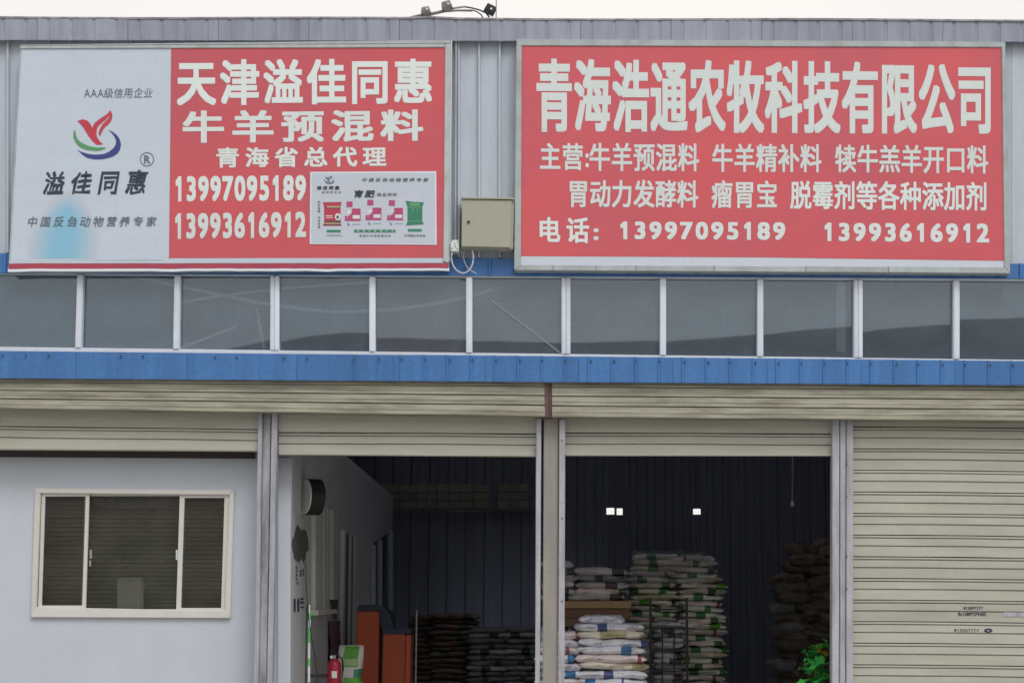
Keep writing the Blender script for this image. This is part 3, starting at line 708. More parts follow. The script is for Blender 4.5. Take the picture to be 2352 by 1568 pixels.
CELL = (CB[0] - .02 * CBW, CB[1] + .02 * CBW, CB[2] - .02 * CBH, CB[3] + .03 * CBH)
DB = bbox(glyph('8', 0)[0])
def lettering(name, text, u0, u1, vl, vr, cw, Y, m, parent, off=.03, slant=0.0, wob=0.0, fn=None, vy=1.0, label=None):
    """text between picture columns u0..u1; vl, vr = (top, bottom) rows at the left and right end; cw = glyph width"""
    vs = []; fs = []; n = len(text)
    pitch = (u1 - u0 - cw) / max(1, n - 1)
    for i, ch in enumerate(text):
        if ch == ' ': continue
        g = glyph(ch, 0); lat = ord(ch) < 0x2000
        if lat:
            bb = bbox(g[0]); hw = (DB[1] - DB[0]) / 2 if ch.isdigit() else (bb[1] - bb[0]) / 2; cc_ = (DB[0] + DB[1]) / 2 if ch == '1' else (bb[0] + bb[1]) / 2; cell = (cc_ - hw - off, cc_ + hw + off, DB[2] - off, DB[3] + off)
            if ch in ':·.': cell = (bb[0] - .04, bb[1] + .04, DB[2] - off, DB[3] + off)
        elif ch == '：': bb = bbox(g[0]); cell = (bb[0] - .2, bb[1] + .5, CELL[2], CELL[3])
        else: cell = CELL
        x0 = u0 + i * pitch; k = len(vs)
        shifts = [(0.0, 0.0)] if off < .006 else [(off * p_, off * q_ * vy) for p_, q_ in ((-1, -1), (1, -1), (1, 1), (-1, 1), (0, 1), (0, -1), (1, 0), (-1, 0))]
        for si, (sx_, sy_) in enumerate(shifts):
          k = len(vs); fs += [tuple(q + k for q in f) for f in g[1]]
          for (a, b) in g[0]:
            a += sx_; b += sy_
            s = (a - cell[0]) / (cell[1] - cell[0]); t = (b - cell[2]) / (cell[3] - cell[2])
            if wob:
                s += wob * noise.noise(Vector((s * 2.2 + i * 7, t * 2.2, .3))); t += wob * noise.noise(Vector((s * 2.2, t * 2.2 + i * 5, 4)))
            uu = x0 + s * cw + slant * (t - .5) * cw
            r = (uu - u0) / max(1e-6, (u1 - u0)); vt = vl[0] + (vr[0] - vl[0]) * r; vb = vl[1] + (vr[1] - vl[1]) * r
            vv = vb + (vt - vb) * t
            vs.append(fn(uu, vv) if fn else P(uu, vv, Y - .00015 * si))
    return mo(name, vs, fs, m, parent, label=label)

# ------------------------------------------------------------------ left signboard
YS = -.16
def wavequad(name, ul, ur, vt, vb, y, m, parent, nu=40, amp=(0, 0), seed=1, skew=0):
    vs = []; fs = []
    for i in range(nu + 1):
        t = i / nu; u = ul + (ur - ul) * t
        a = amp[0] * noise.noise(Vector((u / 55, seed, 0))); b = amp[1] * noise.noise(Vector((u / 60, seed + 9, 0)))
        vs.append(P(u, vt(u) + a, y)); vs.append(P(u + skew * (1 - t), vb(u) + b, y))
    for i in range(nu): fs.append((2 * i, 2 * i + 1, 2 * i + 3, 2 * i + 2))
    return mo(name, vs, fs, m, parent)
sg = empty('signboard', P(530, 622, YS), 'signboard with a white logo panel and a red panel holding a feed poster', 'signboard')
MB().quad([(47, 110), (19, 624), (1031, 619), (1035, 94)], YS + .004, -.035).build('backing', M['frame'], sg)
MB().quad([(46, 103), (46, 112), (1022, 109), (1022, 98)], YS - .015, YS + .02).build('frame_bar', M['frame'], sg, bevel=.005)
MB().quad([(45, 96 + 7), (45, 105), (1035, 100), (1035, 92)], YS - .02, YS + .02).build('frame_bar', M['frame'], sg, bevel=.004)
MB().quad([(1022.5, 100), (1018, 600), (1030.5, 604), (1035.5, 100)], YS - .018, YS + .02).build('frame_bar', M['frame'], sg, bevel=.005)
MB().quad([(1036, 94), (1031.5, 600), (1034, 600), (1038.5, 94)], YS + .03, YS + .05).build('frame_edge', M['upvc'], sg)
q = [(50, 111.5), (24, 598), (388, 597), (393, 110)]
flatpoly('white_panel', [q], lambda a, b: P(a, b, YS - .001), M['white_banner'], sg)
flatpoly('red_panel', [[(393.5, 110), (388.5, 593), (1018, 592), (1022.5, 109)]], lambda a, b: P(a, b, YS - .003), M['red_banner'], sg)
wavequad('white_strip', 22, 1018, lambda u: 598 if u < 388 else 592.5, lambda u: 605 - u / 1030 * 1, YS - .002, M['white_banner'], sg, amp=(0, 1), seed=3)
wavequad('pink_strip', 20, 1030, lambda u: 605.5 - u / 1030 * .8, lambda u: 617 - u / 1030 * 1, YS - .012, M['pink_strip'], sg, amp=(1.6, 2.2), seed=3)
wavequad('hem', 18, 1032, lambda u: 616 - u / 1030 * 1, lambda u: 623.5 - u / 1030 * 2, YS - .010, M['upvc'], sg, amp=(2.2, 3.0), seed=3)
YL = YS - .005
lettering('lettering', 'AAA', 193, 238, (205, 224), (205, 224), 14, YL, M['ink_grey'], sg, .0, 0)
lettering('lettering', '级信用企业', 240, 350, (203, 226), (203, 225), 19, YL, M['ink_grey'], sg, .0, .15, .04)
lettering('lettering', '溢佳同惠', 103, 335, (396, 448), (393, 446), 42, YL, M['ink'], sg, .018, .22, .09)
lettering('lettering', '中国反刍动物营养专家', 64, 358, (498, 522), (498, 520), 21, YL, M['ink_grey'], sg, .008, .2, .07)
lettering('lettering', '天津溢佳同惠', 411, 989, (142, 242), (140, 237), 80, YL, M['letter'], sg, .027)
lettering('lettering', '牛羊预混料', 424, 966, (258, 328), (255, 323), 86, YL, M['letter'], sg, .028)
lettering('lettering', '青海省总代理', 499, 884, (341, 385), (339, 382), 48, YL, M['letter'], sg, .027)
lettering('lettering', '13997095189', 399, 703, (405, 463), (402, 461), 25, YL, M['letter'], sg, .035)
lettering('lettering', '13993616912', 398, 703, (490, 549), (486, 545), 25, YL, M['letter'], sg, .035)
lu = lambda x: (260 + x / 6.03) * .5742
lv = lambda y: (420 + y / 6.03) * .5742
bird = [(295,390),(350,370),(430,345),(520,370),(590,430),(630,500),(650,550),(680,500),(720,430),(790,370),(880,310),(960,260),(1040,200),(1075,140),(1110,150),(1140,230),(1140,300),(1110,390),(1050,460),(960,540),(920,590),(890,650),(850,740),(820,740),(815,660),(840,580),(880,500),(950,420),(1040,330),(1085,285),(1060,275),(980,350),(880,440),(810,500),(775,560),(755,650),(760,740),(800,820),(850,890),(915,945),(860,960),(770,960),(690,900),(590,780),(500,640),(440,540),(370,460),(320,410)]
green = [(225,600),(200,700),(208,800),(260,910),(340,1000),(450,1060),(600,1095),(750,1105),(870,1090),(1000,1040),(900,1020),(780,1030),(650,1010),(520,970),(400,910),(310,840),(265,740),(250,640)]
navy = [(1040,600),(1150,650),(1250,730),(1320,830),(1350,950),(1330,1070),(1270,1170),(1170,1240),(1050,1280),(900,1310),(700,1315),(540,1280),(430,1210),(360,1140),(295,1085),(420,1140),(600,1190),(780,1200),(930,1185),(1060,1130),(1170,1040),(1220,960),(1235,870),(1190,760),(1120,670)]
def logo(fu, y, par, mr, mg, mn):
    flatpoly('logo_bird', [[fu(*p) for p in bird]], lambda a, b: P(a, b, y), mr, par)
    flatpoly('logo_swoosh', [[fu(*p) for p in green]], lambda a, b: P(a, b, y), mg, par)
    flatpoly('logo_swoosh', [[fu(*p) for p in navy]], lambda a, b: P(a, b, y + .001), mn, par)
logo(lambda x, y: (lu(x), lv(y)), YL, sg, M['logo_red'], M['logo_green'], M['logo_navy'])
n = 40; vs = []
for r_ in (16.2, 14.4): vs += [P(337.5 + r_ * math.cos(2 * math.pi * i / n), 366 + r_ * 1.0 * math.sin(2 * math.pi * i / n), YL) for i in range(n)]
mo('registered_ring', vs, [(i, (i + 1) % n, n + (i + 1) % n, n + i) for i in range(n)], M['ink_grey'], sg)
lettering('lettering', 'R', 331, 345, (357, 376), (357, 376), 14, YL, M['ink_grey'], sg, .02)
# pale blue watermark print: a soft drop shape fading at its rim
def watermark():
    m = bpy.data.materials.new('pale_cyan_watermark_print'); m.use_nodes = True; n = m.node_tree.nodes; l = m.node_tree.links
    b = n['Principled BSDF']; b.inputs['Roughness'].default_value = .5
    at = n.new('ShaderNodeVertexColor'); at.layer_name = 'fade'
    l.new(at.outputs['Color'], b.inputs['Base Color']); return m
g0 = Vector((.56, .61, .70)); g1_ = Vector((.20, .52, .72))
nu, nv = 34, 40; vs = []; fs = []; cols_ = []
for j in range(nv + 1):
    for i in range(nu + 1):
        u = 58 + 200 * i / nu; v = 440 + 154 * j / nv
        vs.append(P(u, v, YL + .003))
        t = (v - 440) / 154
        half = 3 + 58 * min(1, (t * 1.5) ** .8)
        cu_ = 158 - 6 * t
        du = abs(u - cu_ + 10 * t) / (half + 18)
        k = max(0, 1 - du) ** .8 * min(1, t * 3.0)
        k *= 1 if t > 0 else 0
        if i in (0, nu) or j == 0: k = 0
        k = min(.85, k * 1.1)
        cols_.append(g0.lerp(g1_, k))
for j in range(nv):
    for i in range(nu):
        a_ = j * (nu + 1) + i
        if max((cols_[q_] - g0).length for q_ in (a_, a_ + 1, a_ + nu + 2, a_ + nu + 1)) > .012: fs.append((a_, a_ + nu + 1, a_ + nu + 2, a_ + 1))
used = sorted(set(i for f in fs for i in f)); rm = {a_: i for i, a_ in enumerate(used)}
o = mo('watermark_print', [vs[i] for i in used], [tuple(rm[i] for i in f) for f in fs], watermark(), sg)
ca = o.data.color_attributes.new('fade', 'FLOAT_COLOR', 'POINT')
for i, a_ in enumerate(used): ca.data[i].color = tuple(cols_[a_]) + (1,)
# product board on the red panel
bd = part_root('product_board', P(857, 562, YL), sg, 'white poster panel of feed sacks')
MB().quad([(712.5, 395), (711.5, 560.5), (1003, 562), (1002, 393.5)], YL - .004, YL + .002).build('sheet', M['upvc'], bd)
flatpoly('print_area', [[(716, 398), (715, 557), (999.5, 558.5), (998.5, 397)]], lambda a, b: P(a, b, YL - .006), M['board'], bd)
bu = lambda x: (1230 + x / 4.355) * .5742
bv = lambda y: (670 + y / 4.355) * .5742
YB = YL - .009
def bl_(name, pts, m, y=YB):
    for p in pts: flatpoly(name, [[(bu(a), bv(b)) for a, b in p]], lambda a, b: P(a, b, y), m, bd)
M['pr_red'] = mat('poster_red_print', (.50, .05, .10), .5, 0, .3, (.3, .04, .08), (20, 20, 20), bump=0)
M['pr_pink'] = mat('poster_magenta_print', (.50, .08, .22), .5, 0, .3, (.4, .08, .2), (20, 20, 20), bump=0)
M['pr_green'] = mat('poster_green_print', (.05, .25, .16), .5, 0, .3, (.04, .2, .1), (20, 20, 20), bump=0)
M['pr_pale'] = mat('poster_pale_print', (.7, .74, .72), .5, 0, .2, (.6, .6, .6), (20, 20, 20), bump=0)
M['pr_tan'] = mat('poster_gold_print', (.5, .42, .25), .5, 0, .2, bump=0)
M['pr_dark'] = mat('poster_dark_print', (.07, .09, .09), .5, 0, .2, bump=0)
M['pr_lg'] = mat('poster_light_green_print', (.14, .38, .18), .5, 0, .2, bump=0)
bl_('sack_print', [[(268, 605), (595, 600), (575, 690), (578, 940), (592, 1015), (270, 1015), (292, 940), (290, 690)]], M['pr_red'])
bl_('sack_print', [R_(340, 672, 568, 700), R_(275, 965, 580, 985)], M['pr_tan'], YB - .001); bl_('sack_print', [R_(335, 702, 572, 712), R_(280, 990, 585, 1003), R_(300, 930, 575, 955)], M['pr_dark'], YB - .001)
bl_('sack_print', [[(530 + 55 * math.cos(i * .35), 860 + 62 * math.sin(i * .35)) for i in range(18)]], M['pr_pale'], YB - .002); bl_('sack_print', [[(525 + 22 * math.cos(i * .35), 865 + 28 * math.sin(i * .35)) for i in range(18)]], M['pr_dark'], YB - .003)
bl_('sack_print', [R_(320, 835, 440, 850), R_(320, 868, 445, 880)], M['pr_pale'], YB - .001)
for (dx, dy) in ((0, 0), (362, -28), (738, -22)):
    c_ = [(x + dx, y + dy) for x, y in [(680, 592), (785, 592), (785, 688), (680, 688)]]; bl_('packet_print', [c_], M['pr_pink'])
    sh = lambda pts: [(x + dx * 1.0, y + dy * .5) for x, y in pts]
    bl_('packet_print', [sh([(772, 715), (925, 715), (925, 930), (648, 930), (652, 840), (700, 850), (750, 820), (775, 780)])], M['pr_pink'])
    bl_('packet_print', [sh([(788, 830), (912, 830), (912, 892), (788, 892)]), sh([(690, 870), (700, 870), (700, 880), (690, 880)])], M['pr_pale'], YB - .001)
    bl_('packet_print', [sh([(690, 750), (745, 740), (765, 770), (735, 815), (690, 820)])], M['pr_pale'], YB)
    bl_('packet_print', [sh([(772, 735), (920, 735), (920, 742), (772, 742)]), sh([(780, 800), (920, 800), (920, 808), (780, 808)])], M['pr_red'], YB - .001)
    bl_('packet_print', [sh([(688, 965), (712, 965), (712, 980), (688, 980)]), sh([(705, 985), (730, 985), (730, 1015), (705, 1015)]), sh([(780, 988), (920, 988), (920, 994), (780, 994)])], M['ink_grey'])
bl_('sack_print', [[(1708, 580), (1850, 600), (2028, 605), (2000, 690), (2000, 930), (2028, 990), (1850, 1000), (1715, 1010), (1742, 940), (1742, 690)]], M['pr_green'])
bl_('sack_print', [R_(1760, 682, 1990, 698), R_(1750, 925, 1998, 940)], M['pr_lg'], YB - .001); bl_('sack_print', [R_(1780, 620, 1960, 665), R_(1815, 720, 1850, 750), R_(1900, 720, 1925, 745)], M['pr_lg'], YB - .001)
bl_('caption_bar', [R_(335, 1085, 578, 1130)], M['pr_green']); bl_('caption_bar', [R_(812, 1082, 1535, 1130)], M['pr_green']); bl_('caption_bar', [R_(1748, 1070, 1990, 1115)], M['pr_green'])
def bt(text, x0, x1, y0, y1, cw, m, off=0.0, sl=.1): lettering('lettering', text, bu(x0), bu(x1), (bv(y0), bv(y1)), (bv(y0), bv(y1)), cw / 4.355 * .5742, YB - .002, m, bd, off, sl, .03)
bt('中国反刍动物营养专家', 955, 2100, 185, 245, 80, M['ink_grey'], .02, .2)
bt('溢佳同惠', 170, 550, 325, 385, 70, M['ink'], .03)
bt('级信用企业', 255, 580, 412, 448, 45, M['ink_grey'], .01)
bt('育肥', 815, 1160, 400, 520, 145, M['ink'], .03, .2)
bt('精品饲料', 1215, 1555, 445, 500, 68, M['ink_grey'], .01)
bt('优质原料精心', 335, 600, 1165, 1200, 36, M['ink_grey'], .0, 0)
bt('育肥牛羊用预混合料', 905, 1450, 1170, 1205, 44, M['ink_grey'], .01, 0)
bt('牛羊精补料专用', 1690, 2050, 1165, 1205, 44, M['ink_grey'], .01, 0)
bt('适用于各种牛羊', 860, 1500, 1092, 1120, 40, M['letter'], .02, 0)
for k, ch in enumerate('科学营养·牛羊专家'):
    if ch != '·': bt(ch, 180, 222, 585 + k * 54, 620 + k * 54, 42, M['ink_grey'], .02, 0)
logo(lambda x, y: (bu(290 + (x - 200) * .15), bv(140 + (y - 140) * .125)), YB, bd, M['ink_grey'], M['ink_grey'], M['logo_navy'])

# ------------------------------------------------------------------ right signboard
sr = empty('signboard', P(1750, 628, YS), 'wide all-red signboard with four rows of pale characters and a white strip below', 'signboard')
MB().quad([(1186, 90), (1183, 622), (2320, 629), (2308, 98)], YS + .004, -.035).build('backing', M['frame2'], sr)
MB().quad([(1187, 90), (1187, 105), (2310, 109), (2309, 96)], YS - .015, YS + .02).build('frame_bar', M['frame2'], sr, bevel=.005)
MB().quad([(1186, 104), (1181, 621), (1196.5, 610), (1198.5, 105)], YS - .02, YS + .02).build('frame_bar', M['frame2'], sr, bevel=.005)
for (a_, b_) in ((1181, 1270), (1271, 1368), (1369, 1460), (1461, 1640), (1641, 1850), (1851, 2040), (2041, 2319)):
    MB().quad([(a_, 609 + (a_ - 1181) * .003), (a_, 620.5 + (a_ - 1181) * .006), (b_, 620.5 + (b_ - 1181) * .0065), (b_, 609 + (b_ - 1181) * .0045)], YS - .014, YS + .02).build('frame_bar', M['frame2'], sr, bevel=.004)
MB().quad([(2301, 109), (2307, 612), (2320.5, 628), (2309, 97)], YS - .018, YS + .02).build('frame_bar', M['frame2'], sr, bevel=.005)
flatpoly('red_panel', [[(1199, 105), (1197, 588), (1750, 591), (2306, 599), (2301, 109)]], lambda a, b: P(a, b, YS - .003), M['red_banner'], sr)
flatpoly('white_strip', [[(1197, 588.5), (1196, 609), (2307, 614), (2306, 599.5), (1750, 591.5)]], lambda a, b: P(a, b, YS - .004), M['board'], sr)
def row(text, u0, u1, vt0, vb0, vt1, vb1, cw, off, vy=.8): lettering('lettering', text, u0, u1, (vt0, vb0), (vt1, vb1), cw, YL, M['letter'], sr, off * .8, vy=vy)
row('青海浩通农牧科技有限公司', 1236, 2276, 142, 302, 152, 308, 73.5, .046, .62)
row('主营', 1242, 1337, 331, 390, 332, 391, 43, .032)
row(':', 1344, 1353, 338, 385, 338, 385, 9, .03)
row('牛羊预混料', 1356, 1603, 331, 393, 332, 394, 43, .03)
row('牛羊精补料', 1638, 1884, 333, 395, 334, 396, 43, .03)
row('犊牛羔羊开口料', 1921, 2267, 335, 396, 337, 399, 43, .03)
row('胃动力发酵料', 1307, 1601, 415, 476, 417, 477, 43, .03)
row('瘤胃宝', 1637, 1783, 417, 478, 418, 478, 43, .03)
row('脱霉剂等各种添加剂', 1818, 2265, 418, 480, 421, 484, 43, .03)
row('电话', 1238, 1350, 501, 556, 502, 558, 46, .036)
row(':', 1363, 1376, 512, 552, 512, 552, 12, .045)
row('13997095189', 1420, 1804, 508, 550, 510, 552, 29, .05)
row('13993616912', 1889, 2272, 511, 554, 513, 558, 29, .05)

# ------------------------------------------------------------------ small things on the facade
jb = empty('junction_box', P(1120, 572, -.2), 'beige steel electric box with a small round lock between the two signboards', 'electric box')
MB().quad([(1062, 455), (1060, 570), (1178, 573), (1181, 457)], -.20, -.035).build('casing', M['boxbeige'], jb, bevel=.006)
MB().quad([(1061, 458), (1060, 566), (1173, 569), (1176, 460)], -.225, -.203).build('door', M['boxbeige'], jb, bevel=.005)
p = P(1076, 510, -.228); MB().tube([p, p + Vector((0, -.012, 0))], .014, 12).build('lock', M['black'], jb)
MB().quad([(1059, 452.5), (1059, 456), (1181, 457.5), (1181, 454)], -.24, -.035).build('rain_lip', M['boxbeige'], jb)
br = empty('conduit', P(1048, 552, -.05), 'two thin vertical metal conduits beside the left signboard edge', 'conduit')
for uu, vv in ((1047.5, 96), (1055, 470)):
    MB().tube([P(uu, vv, -.06), P(uu - 2 + (1 if vv > 100 else 0), 552, -.06)], .011, 8).build('pipe', M['rail'], br)
jx = empty('terminal_box', P(1045, 578, -.1), 'small speckled white terminal box under the conduits', 'electric box')
MB().quad([(1035, 551), (1035, 577), (1054, 578), (1054, 551)], -.19, -.06).build('casing', M['white_pl'], jx, bevel=.006)
mb = MB()
for (a_, b_) in ((1037, 553), (1051, 555), (1044, 560), (1038, 570), (1050, 572), (1046, 566)): 
    p = P(a_ + .5, b_, -.19); mb.tube([p, p + Vector((0, -.006, 0))], .006, 6)
mb.build('screw', M['darkmetal'], jx)
def wireloop(pts, y, r, label, m=M['wire'], n=30, name='cable_loop'):
    # smooth curve through picture points
    out = []
    for i in range(len(pts) - 1):
        p0 = pts[max(i - 1, 0)]; p1 = pts[i]; p2 = pts[i + 1]; p3 = pts[min(i + 2, len(pts) - 1)]
        for k in range(8):
            t = k / 8
            f = lambda a, b, c, d: .5 * (2 * b + (c - a) * t + (2 * a - 5 * b + 4 * c - d) * t * t + (3 * b - a - 3 * c + d) * t ** 3)
            out.append((f(p0[0], p1[0], p2[0], p3[0]), f(p0[1], p1[1], p2[1], p3[1])))
    out.append(pts[-1])
    mb = MB().tube([P(a, b, y) for a, b in out], r, 8)
    o = mb.build(name, m, None, True); setp(o, label, 'cable'); return o
wireloop([(1039, 577), (1037, 592), (1041, 610), (1052, 623), (1066, 627), (1079, 619), (1086, 603), (1087, 588), (1085, 575)], -.17, .0075, 'white cable loop hanging under the terminal box')
wireloop([(1066, 575), (1065, 592), (1070, 608), (1080, 620), (1094, 628)], -.10, .005, 'thin pale wire curving down inside the white cable loop')
wireloop([(1140, 573), (1152, 576), (1166, 574), (1176, 568), (1181, 556), (1183, 470)], -.14, .008, 'grey cable rising beside the right edge of the beige box', M['rail'])
# floodlights on the roof edge
def flood(cu, cv, ang, wu, hu, label, mm, lens=True):
    c = P(cu, cv, -.05); r = empty('floodlight', c + Vector((0, 0, -.09)), label, 'floodlight', 'floodlights on the roof edge')
    k = (18.2) / FPX
    A = Matrix.Rotation(R(ang), 3, 'Y')
    def B(x0, x1, y0, y1, z0, z1):
        mb = MB().box(x0 * k, x1 * k, y0, y1, z0 * k, z1 * k); mb.v = [c + A @ v for v in mb.v]; return mb
    B(-wu, wu, -.05, .05, -hu, hu).build('housing', mm, r, bevel=.008)
    for j in range(5):
        x = -wu + (j + .5) * 2 * wu / 5; B(x - .35, x + .35, -.07, -.052, -hu * .8, hu * .8).build('cooling_fin', mm, r)
    B(-wu - 1.5, -wu - .3, -.02, .02, -hu - 3, 2).build('bracket_arm', M['darkmetal'], r); B(wu + .3, wu + 1.5, -.02, .02, -hu - 3, 2).build('bracket_arm', M['darkmetal'], r)
    p = c + A @ Vector((wu * .4 * k, -.075, -hu * .2 * k)); MB().tube([p, p + Vector((0, -.01, 0))], .012, 8).build('cable_gland', M['white_pl'], r)
flood(978, 26, -10, 10, 8, 'palest and lowest of the floodlights, left end of the bent pipe', M['greymetal'])
flood(1026, 14, -16, 11, 9.5, 'middle grey floodlight tilted left on the bent pipe', M['greymetal'])
flood(1126, 23, 27, 11.5, 10, 'dark floodlight leaning right, apart from the other two', M['darkmetal'])
pr = empty('lamp_bracket', P(1000, 44, -.03), 'bent grey metal pipe arching over the roof edge under the floodlights', 'bracket')
MB().tube([P(a, b, -.02) for a, b in [(938, 42), (958, 36), (985, 32), (1010, 27), (1030, 22), (1050, 18), (1070, 15.5)]], .012, 8).build('pipe', M['greymetal'], pr, True)
MB().tube([P(a, b, .02) for a, b in [(960, 38), (990, 34), (1020, 27), (1050, 24.5), (1085, 25)]], .013, 8).build('pipe', M['greymetal'], pr, True)
MB().tube([P(a, b, -.01) for a, b in [(1066, 16), (1082, 18.5), (1100, 23), (1116, 30), (1124, 40)]], .009, 8).build('pipe', M['darkmetal'], pr, True)
MB().tube([P(a, b, .01) for a, b in [(1085, 24), (1095, 27), (1105, 34), (1110, 44)]], .007, 8).build('pipe', M['darkmetal'], pr, True)
mb = MB().tube([P(1139.5, 44, -.02), P(1140, -25, -.02)], .005, 6); o = mb.build('aerial', M['darkmetal']); setp(o, 'thin dark rod standing beside the dark floodlight', 'aerial')

# cables behind the ribbon windows
wireloop([(150, 612), (290, 632), (400, 655), (530, 682), (640, 702), (760, 715), (880, 712), (980, 700), (1080, 680), (1130, 665)], .09, .019, 'pale cable sagging behind five window panes below the left signboard', M['wirew'])
wireloop([(410, 694), (520, 678), (640, 664), (760, 654), (860, 648)], .10, .014, 'pale cable rising rightwards behind the third and fourth window panes', M['wirew'])
o = MB().tube([P(396, 806, .12), P(545, 749, .08)], .016, 8).build('stick', M['wirew']); setp(o, 'pale stick slanting up behind the third window pane', 'stick')
o = MB().tube([P(590, 708, .12), P(606, 800, .08)], .016, 8).build('stick', M['wirew']); setp(o, 'pale stick standing nearly upright at the right side of the third window pane', 'stick')
o = MB().tube([P(1130, 690, .005), P(1300, 820, .005)], .0035, 6).build('wire', M['frame']); setp(o, 'thin wire slanting down across the sixth pane, left of a white mullion', 'wire')
o = MB().rect(1922, 648, 1942, 806, .08, .11).build('upright_strip', M['wirew']); setp(o, 'pale upright strip seen behind the pane left of the double mullion', 'strip')  # plain pale bar set upright behind the pane

# prints on the closed shutter
lettering('shutter_print', '电13897277', 2213, 2258, (1392, 1399), (1392, 1399), 4.6, .0975, M['ink'], s4, .02)
lettering('shutter_print', '话:13897279402', 2201, 2265, (1405.5, 1413), (1406, 1413.5), 4.6, .0975, M['ink'], s4, .03)
lettering('shutter_print', '修13907777', 2192, 2248, (1443, 1450), (1444, 1451), 4.8, .0975, M['ink'], s4, .01)
n = 24; vs = []
for (ru, rv) in ((9.5, 5), (3, 1.8)): vs += [P(2270 + ru * math.cos(2 * math.pi * i / n), 1447 + rv * math.sin(2 * math.pi * i / n), .0972) for i in range(n)]
mo('shutter_print', vs, [(i, (i + 1) % n, n + (i + 1) % n, n + i) for i in range(n)], M['ink'], s4)
MB().quad([(2304, 1405), (2304, 1415), (2420, 1416), (2420, 1406)], .096, .0985).build('sticker', M['rail'], s4)

# ------------------------------------------------------------------ sacks
SV = []
def sack_mesh(Ls, Ws, Ts, seed):
    nx, ny = 18, 9; vs = []; fs = []
    rnd = random.Random(seed)
    for s_ in (1, -1):
        for j in range(ny + 1):
            for i in range(nx + 1):
                a = -1 + 2 * i / nx; b = -1 + 2 * j / ny; a = math.copysign(1 - (1 - abs(a)) ** 2.2, a); b = math.copysign(1 - (1 - abs(b)) ** 1.8, b)
                ex = max(0, 1 - abs(a) ** 6) ** .5 * (1 - .08 * abs(a) ** 2); ey = max(0, 1 - abs(b) ** 6) ** .5 * (1 - .15 * b * b)
                z = s_ * Ts / 2 * min(1, ex * ey + 0.0)
                x = a * Ls / 2 * (1 - .03 * (1 - abs(b))); y = b * Ws / 2 * (1 - .05 * abs(a) ** 4)
                q = Vector((x * 5 + seed * 3, y * 5, s_))
                z += .016 * noise.noise(q) * (1 if ex * ey > .2 else .4); z += .01 * noise.noise(q * 2.7)
                z -= .004 * abs(a) ** 6; z += .007 * noise.noise(Vector((x * 32 + seed, y * 30, seed * 2))) * (1 if ex * ey > .2 else .3); z += .012 * noise.noise(Vector((x * 14, y * 12, seed)))
                y += .014 * noise.noise(q * 1.3 + Vector((5, 0, 0)))
                vs.append(Vector((x, y, z)))
    n1 = (nx + 1) * (ny + 1)
    for s_ in (0, 1):
        for j in range(ny):
            for i in range(nx):
                a = s_ * n1 + j * (nx + 1) + i; f = (a, a + 1, a + nx + 2, a + nx + 1); fs.append(f if s_ == 0 else f[::-1])
    ring = [i for i in range(nx + 1)] + [j * (nx + 1) + nx for j in range(1, ny + 1)] + [ny * (nx + 1) + i for i in range(nx - 1, -1, -1)] + [j * (nx + 1) for j in range(ny - 1, 0, -1)]
    for i in range(len(ring)):
        a, b = ring[i], ring[(i + 1) % len(ring)]; fs.append((a, a + n1, b + n1, b))
    return vs, fs
SM = {
 'wb': sack_mat('white_sack_blue_print', (.78, .78, .84), [(-.05, .07, (.05, .20, .42)), (.36, .38, (.08, .1, .3))], .55),
 'wp': sack_mat('white_sack_pink_print', (.80, .70, .70), [(.12, .16, (.35, .08, .12))], .35),
 'wn': sack_mat('white_sack_navy_print', (.74, .75, .84), [(.10, .21, (.06, .09, .24))], .6),
 'wy': sack_mat('cream_sack_yellow_print', (.76, .71, .58), [(.0, .3, (.52, .47, .28))], .3),
 'gg': sack_mat('green_printed_sack', (.84, .88, .78), [(-.16, -.04, (.06, .24, .09)), (.22, .30, (.08, .3, .07))], .6, (.05, .09, .05)),
 'gl': sack_mat('lime_printed_sack', (.86, .86, .76), [(-.10, .03, (.16, .48, .04)), (.3, .38, (.03, .12, .05))], .45, (.05, .09, .05)),
 'gp': sack_mat('pink_grey_sack', (.86, .74, .70), [(.1, .2, (.06, .16, .07))], .4, (.1, .06, .06)),
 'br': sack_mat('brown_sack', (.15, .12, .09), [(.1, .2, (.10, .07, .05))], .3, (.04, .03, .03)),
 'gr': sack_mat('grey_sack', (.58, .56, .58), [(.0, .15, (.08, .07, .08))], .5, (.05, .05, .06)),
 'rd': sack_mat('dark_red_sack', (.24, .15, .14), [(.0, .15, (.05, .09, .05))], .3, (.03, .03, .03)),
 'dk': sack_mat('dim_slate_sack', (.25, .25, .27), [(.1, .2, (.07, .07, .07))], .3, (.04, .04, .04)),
}
SD = {}
def sack_data(kind, Ls, Ws, Ts, var):
    key = (kind, Ls, Ws, Ts, var)
    if key not in SD:
        vs, fs = sack_mesh(Ls, Ws, Ts, var + len(SD) * .37)
        me = bpy.data.meshes.new('feed_sack'); me.from_pydata(vs, [], fs); me.update(); me.materials.append(SM[kind]); me.shade_smooth()
        bm = bmesh.new(); bm.from_mesh(me); bmesh.ops.recalc_face_normals(bm, faces=bm.faces); bm.to_mesh(me); bm.free(); SD[key] = me
    return SD[key]
def put_sack(x, y, z, rz, kind, dims, label, group, tilt=(0, 0)):
    o = bpy.data.objects.new('feed_sack', sack_data(kind, *dims, random.randint(0, 3)))
    C.objects.link(o); o.location = (x, y, z); o.rotation_euler = (tilt[0], tilt[1], rz)
    WL[o.name] = Vector((x, y, z)); return setp(o, label, 'sack', group)
ORD = ['top', 'second', 'third', 'fourth', 'fifth', 'sixth', 'seventh', 'eighth', 'ninth', 'tenth', 'eleventh', 'twelfth', 'thirteenth', 'fourteenth', 'fifteenth', 'sixteenth', 'seventeenth', 'eighteenth', 'nineteenth', 'twentieth']
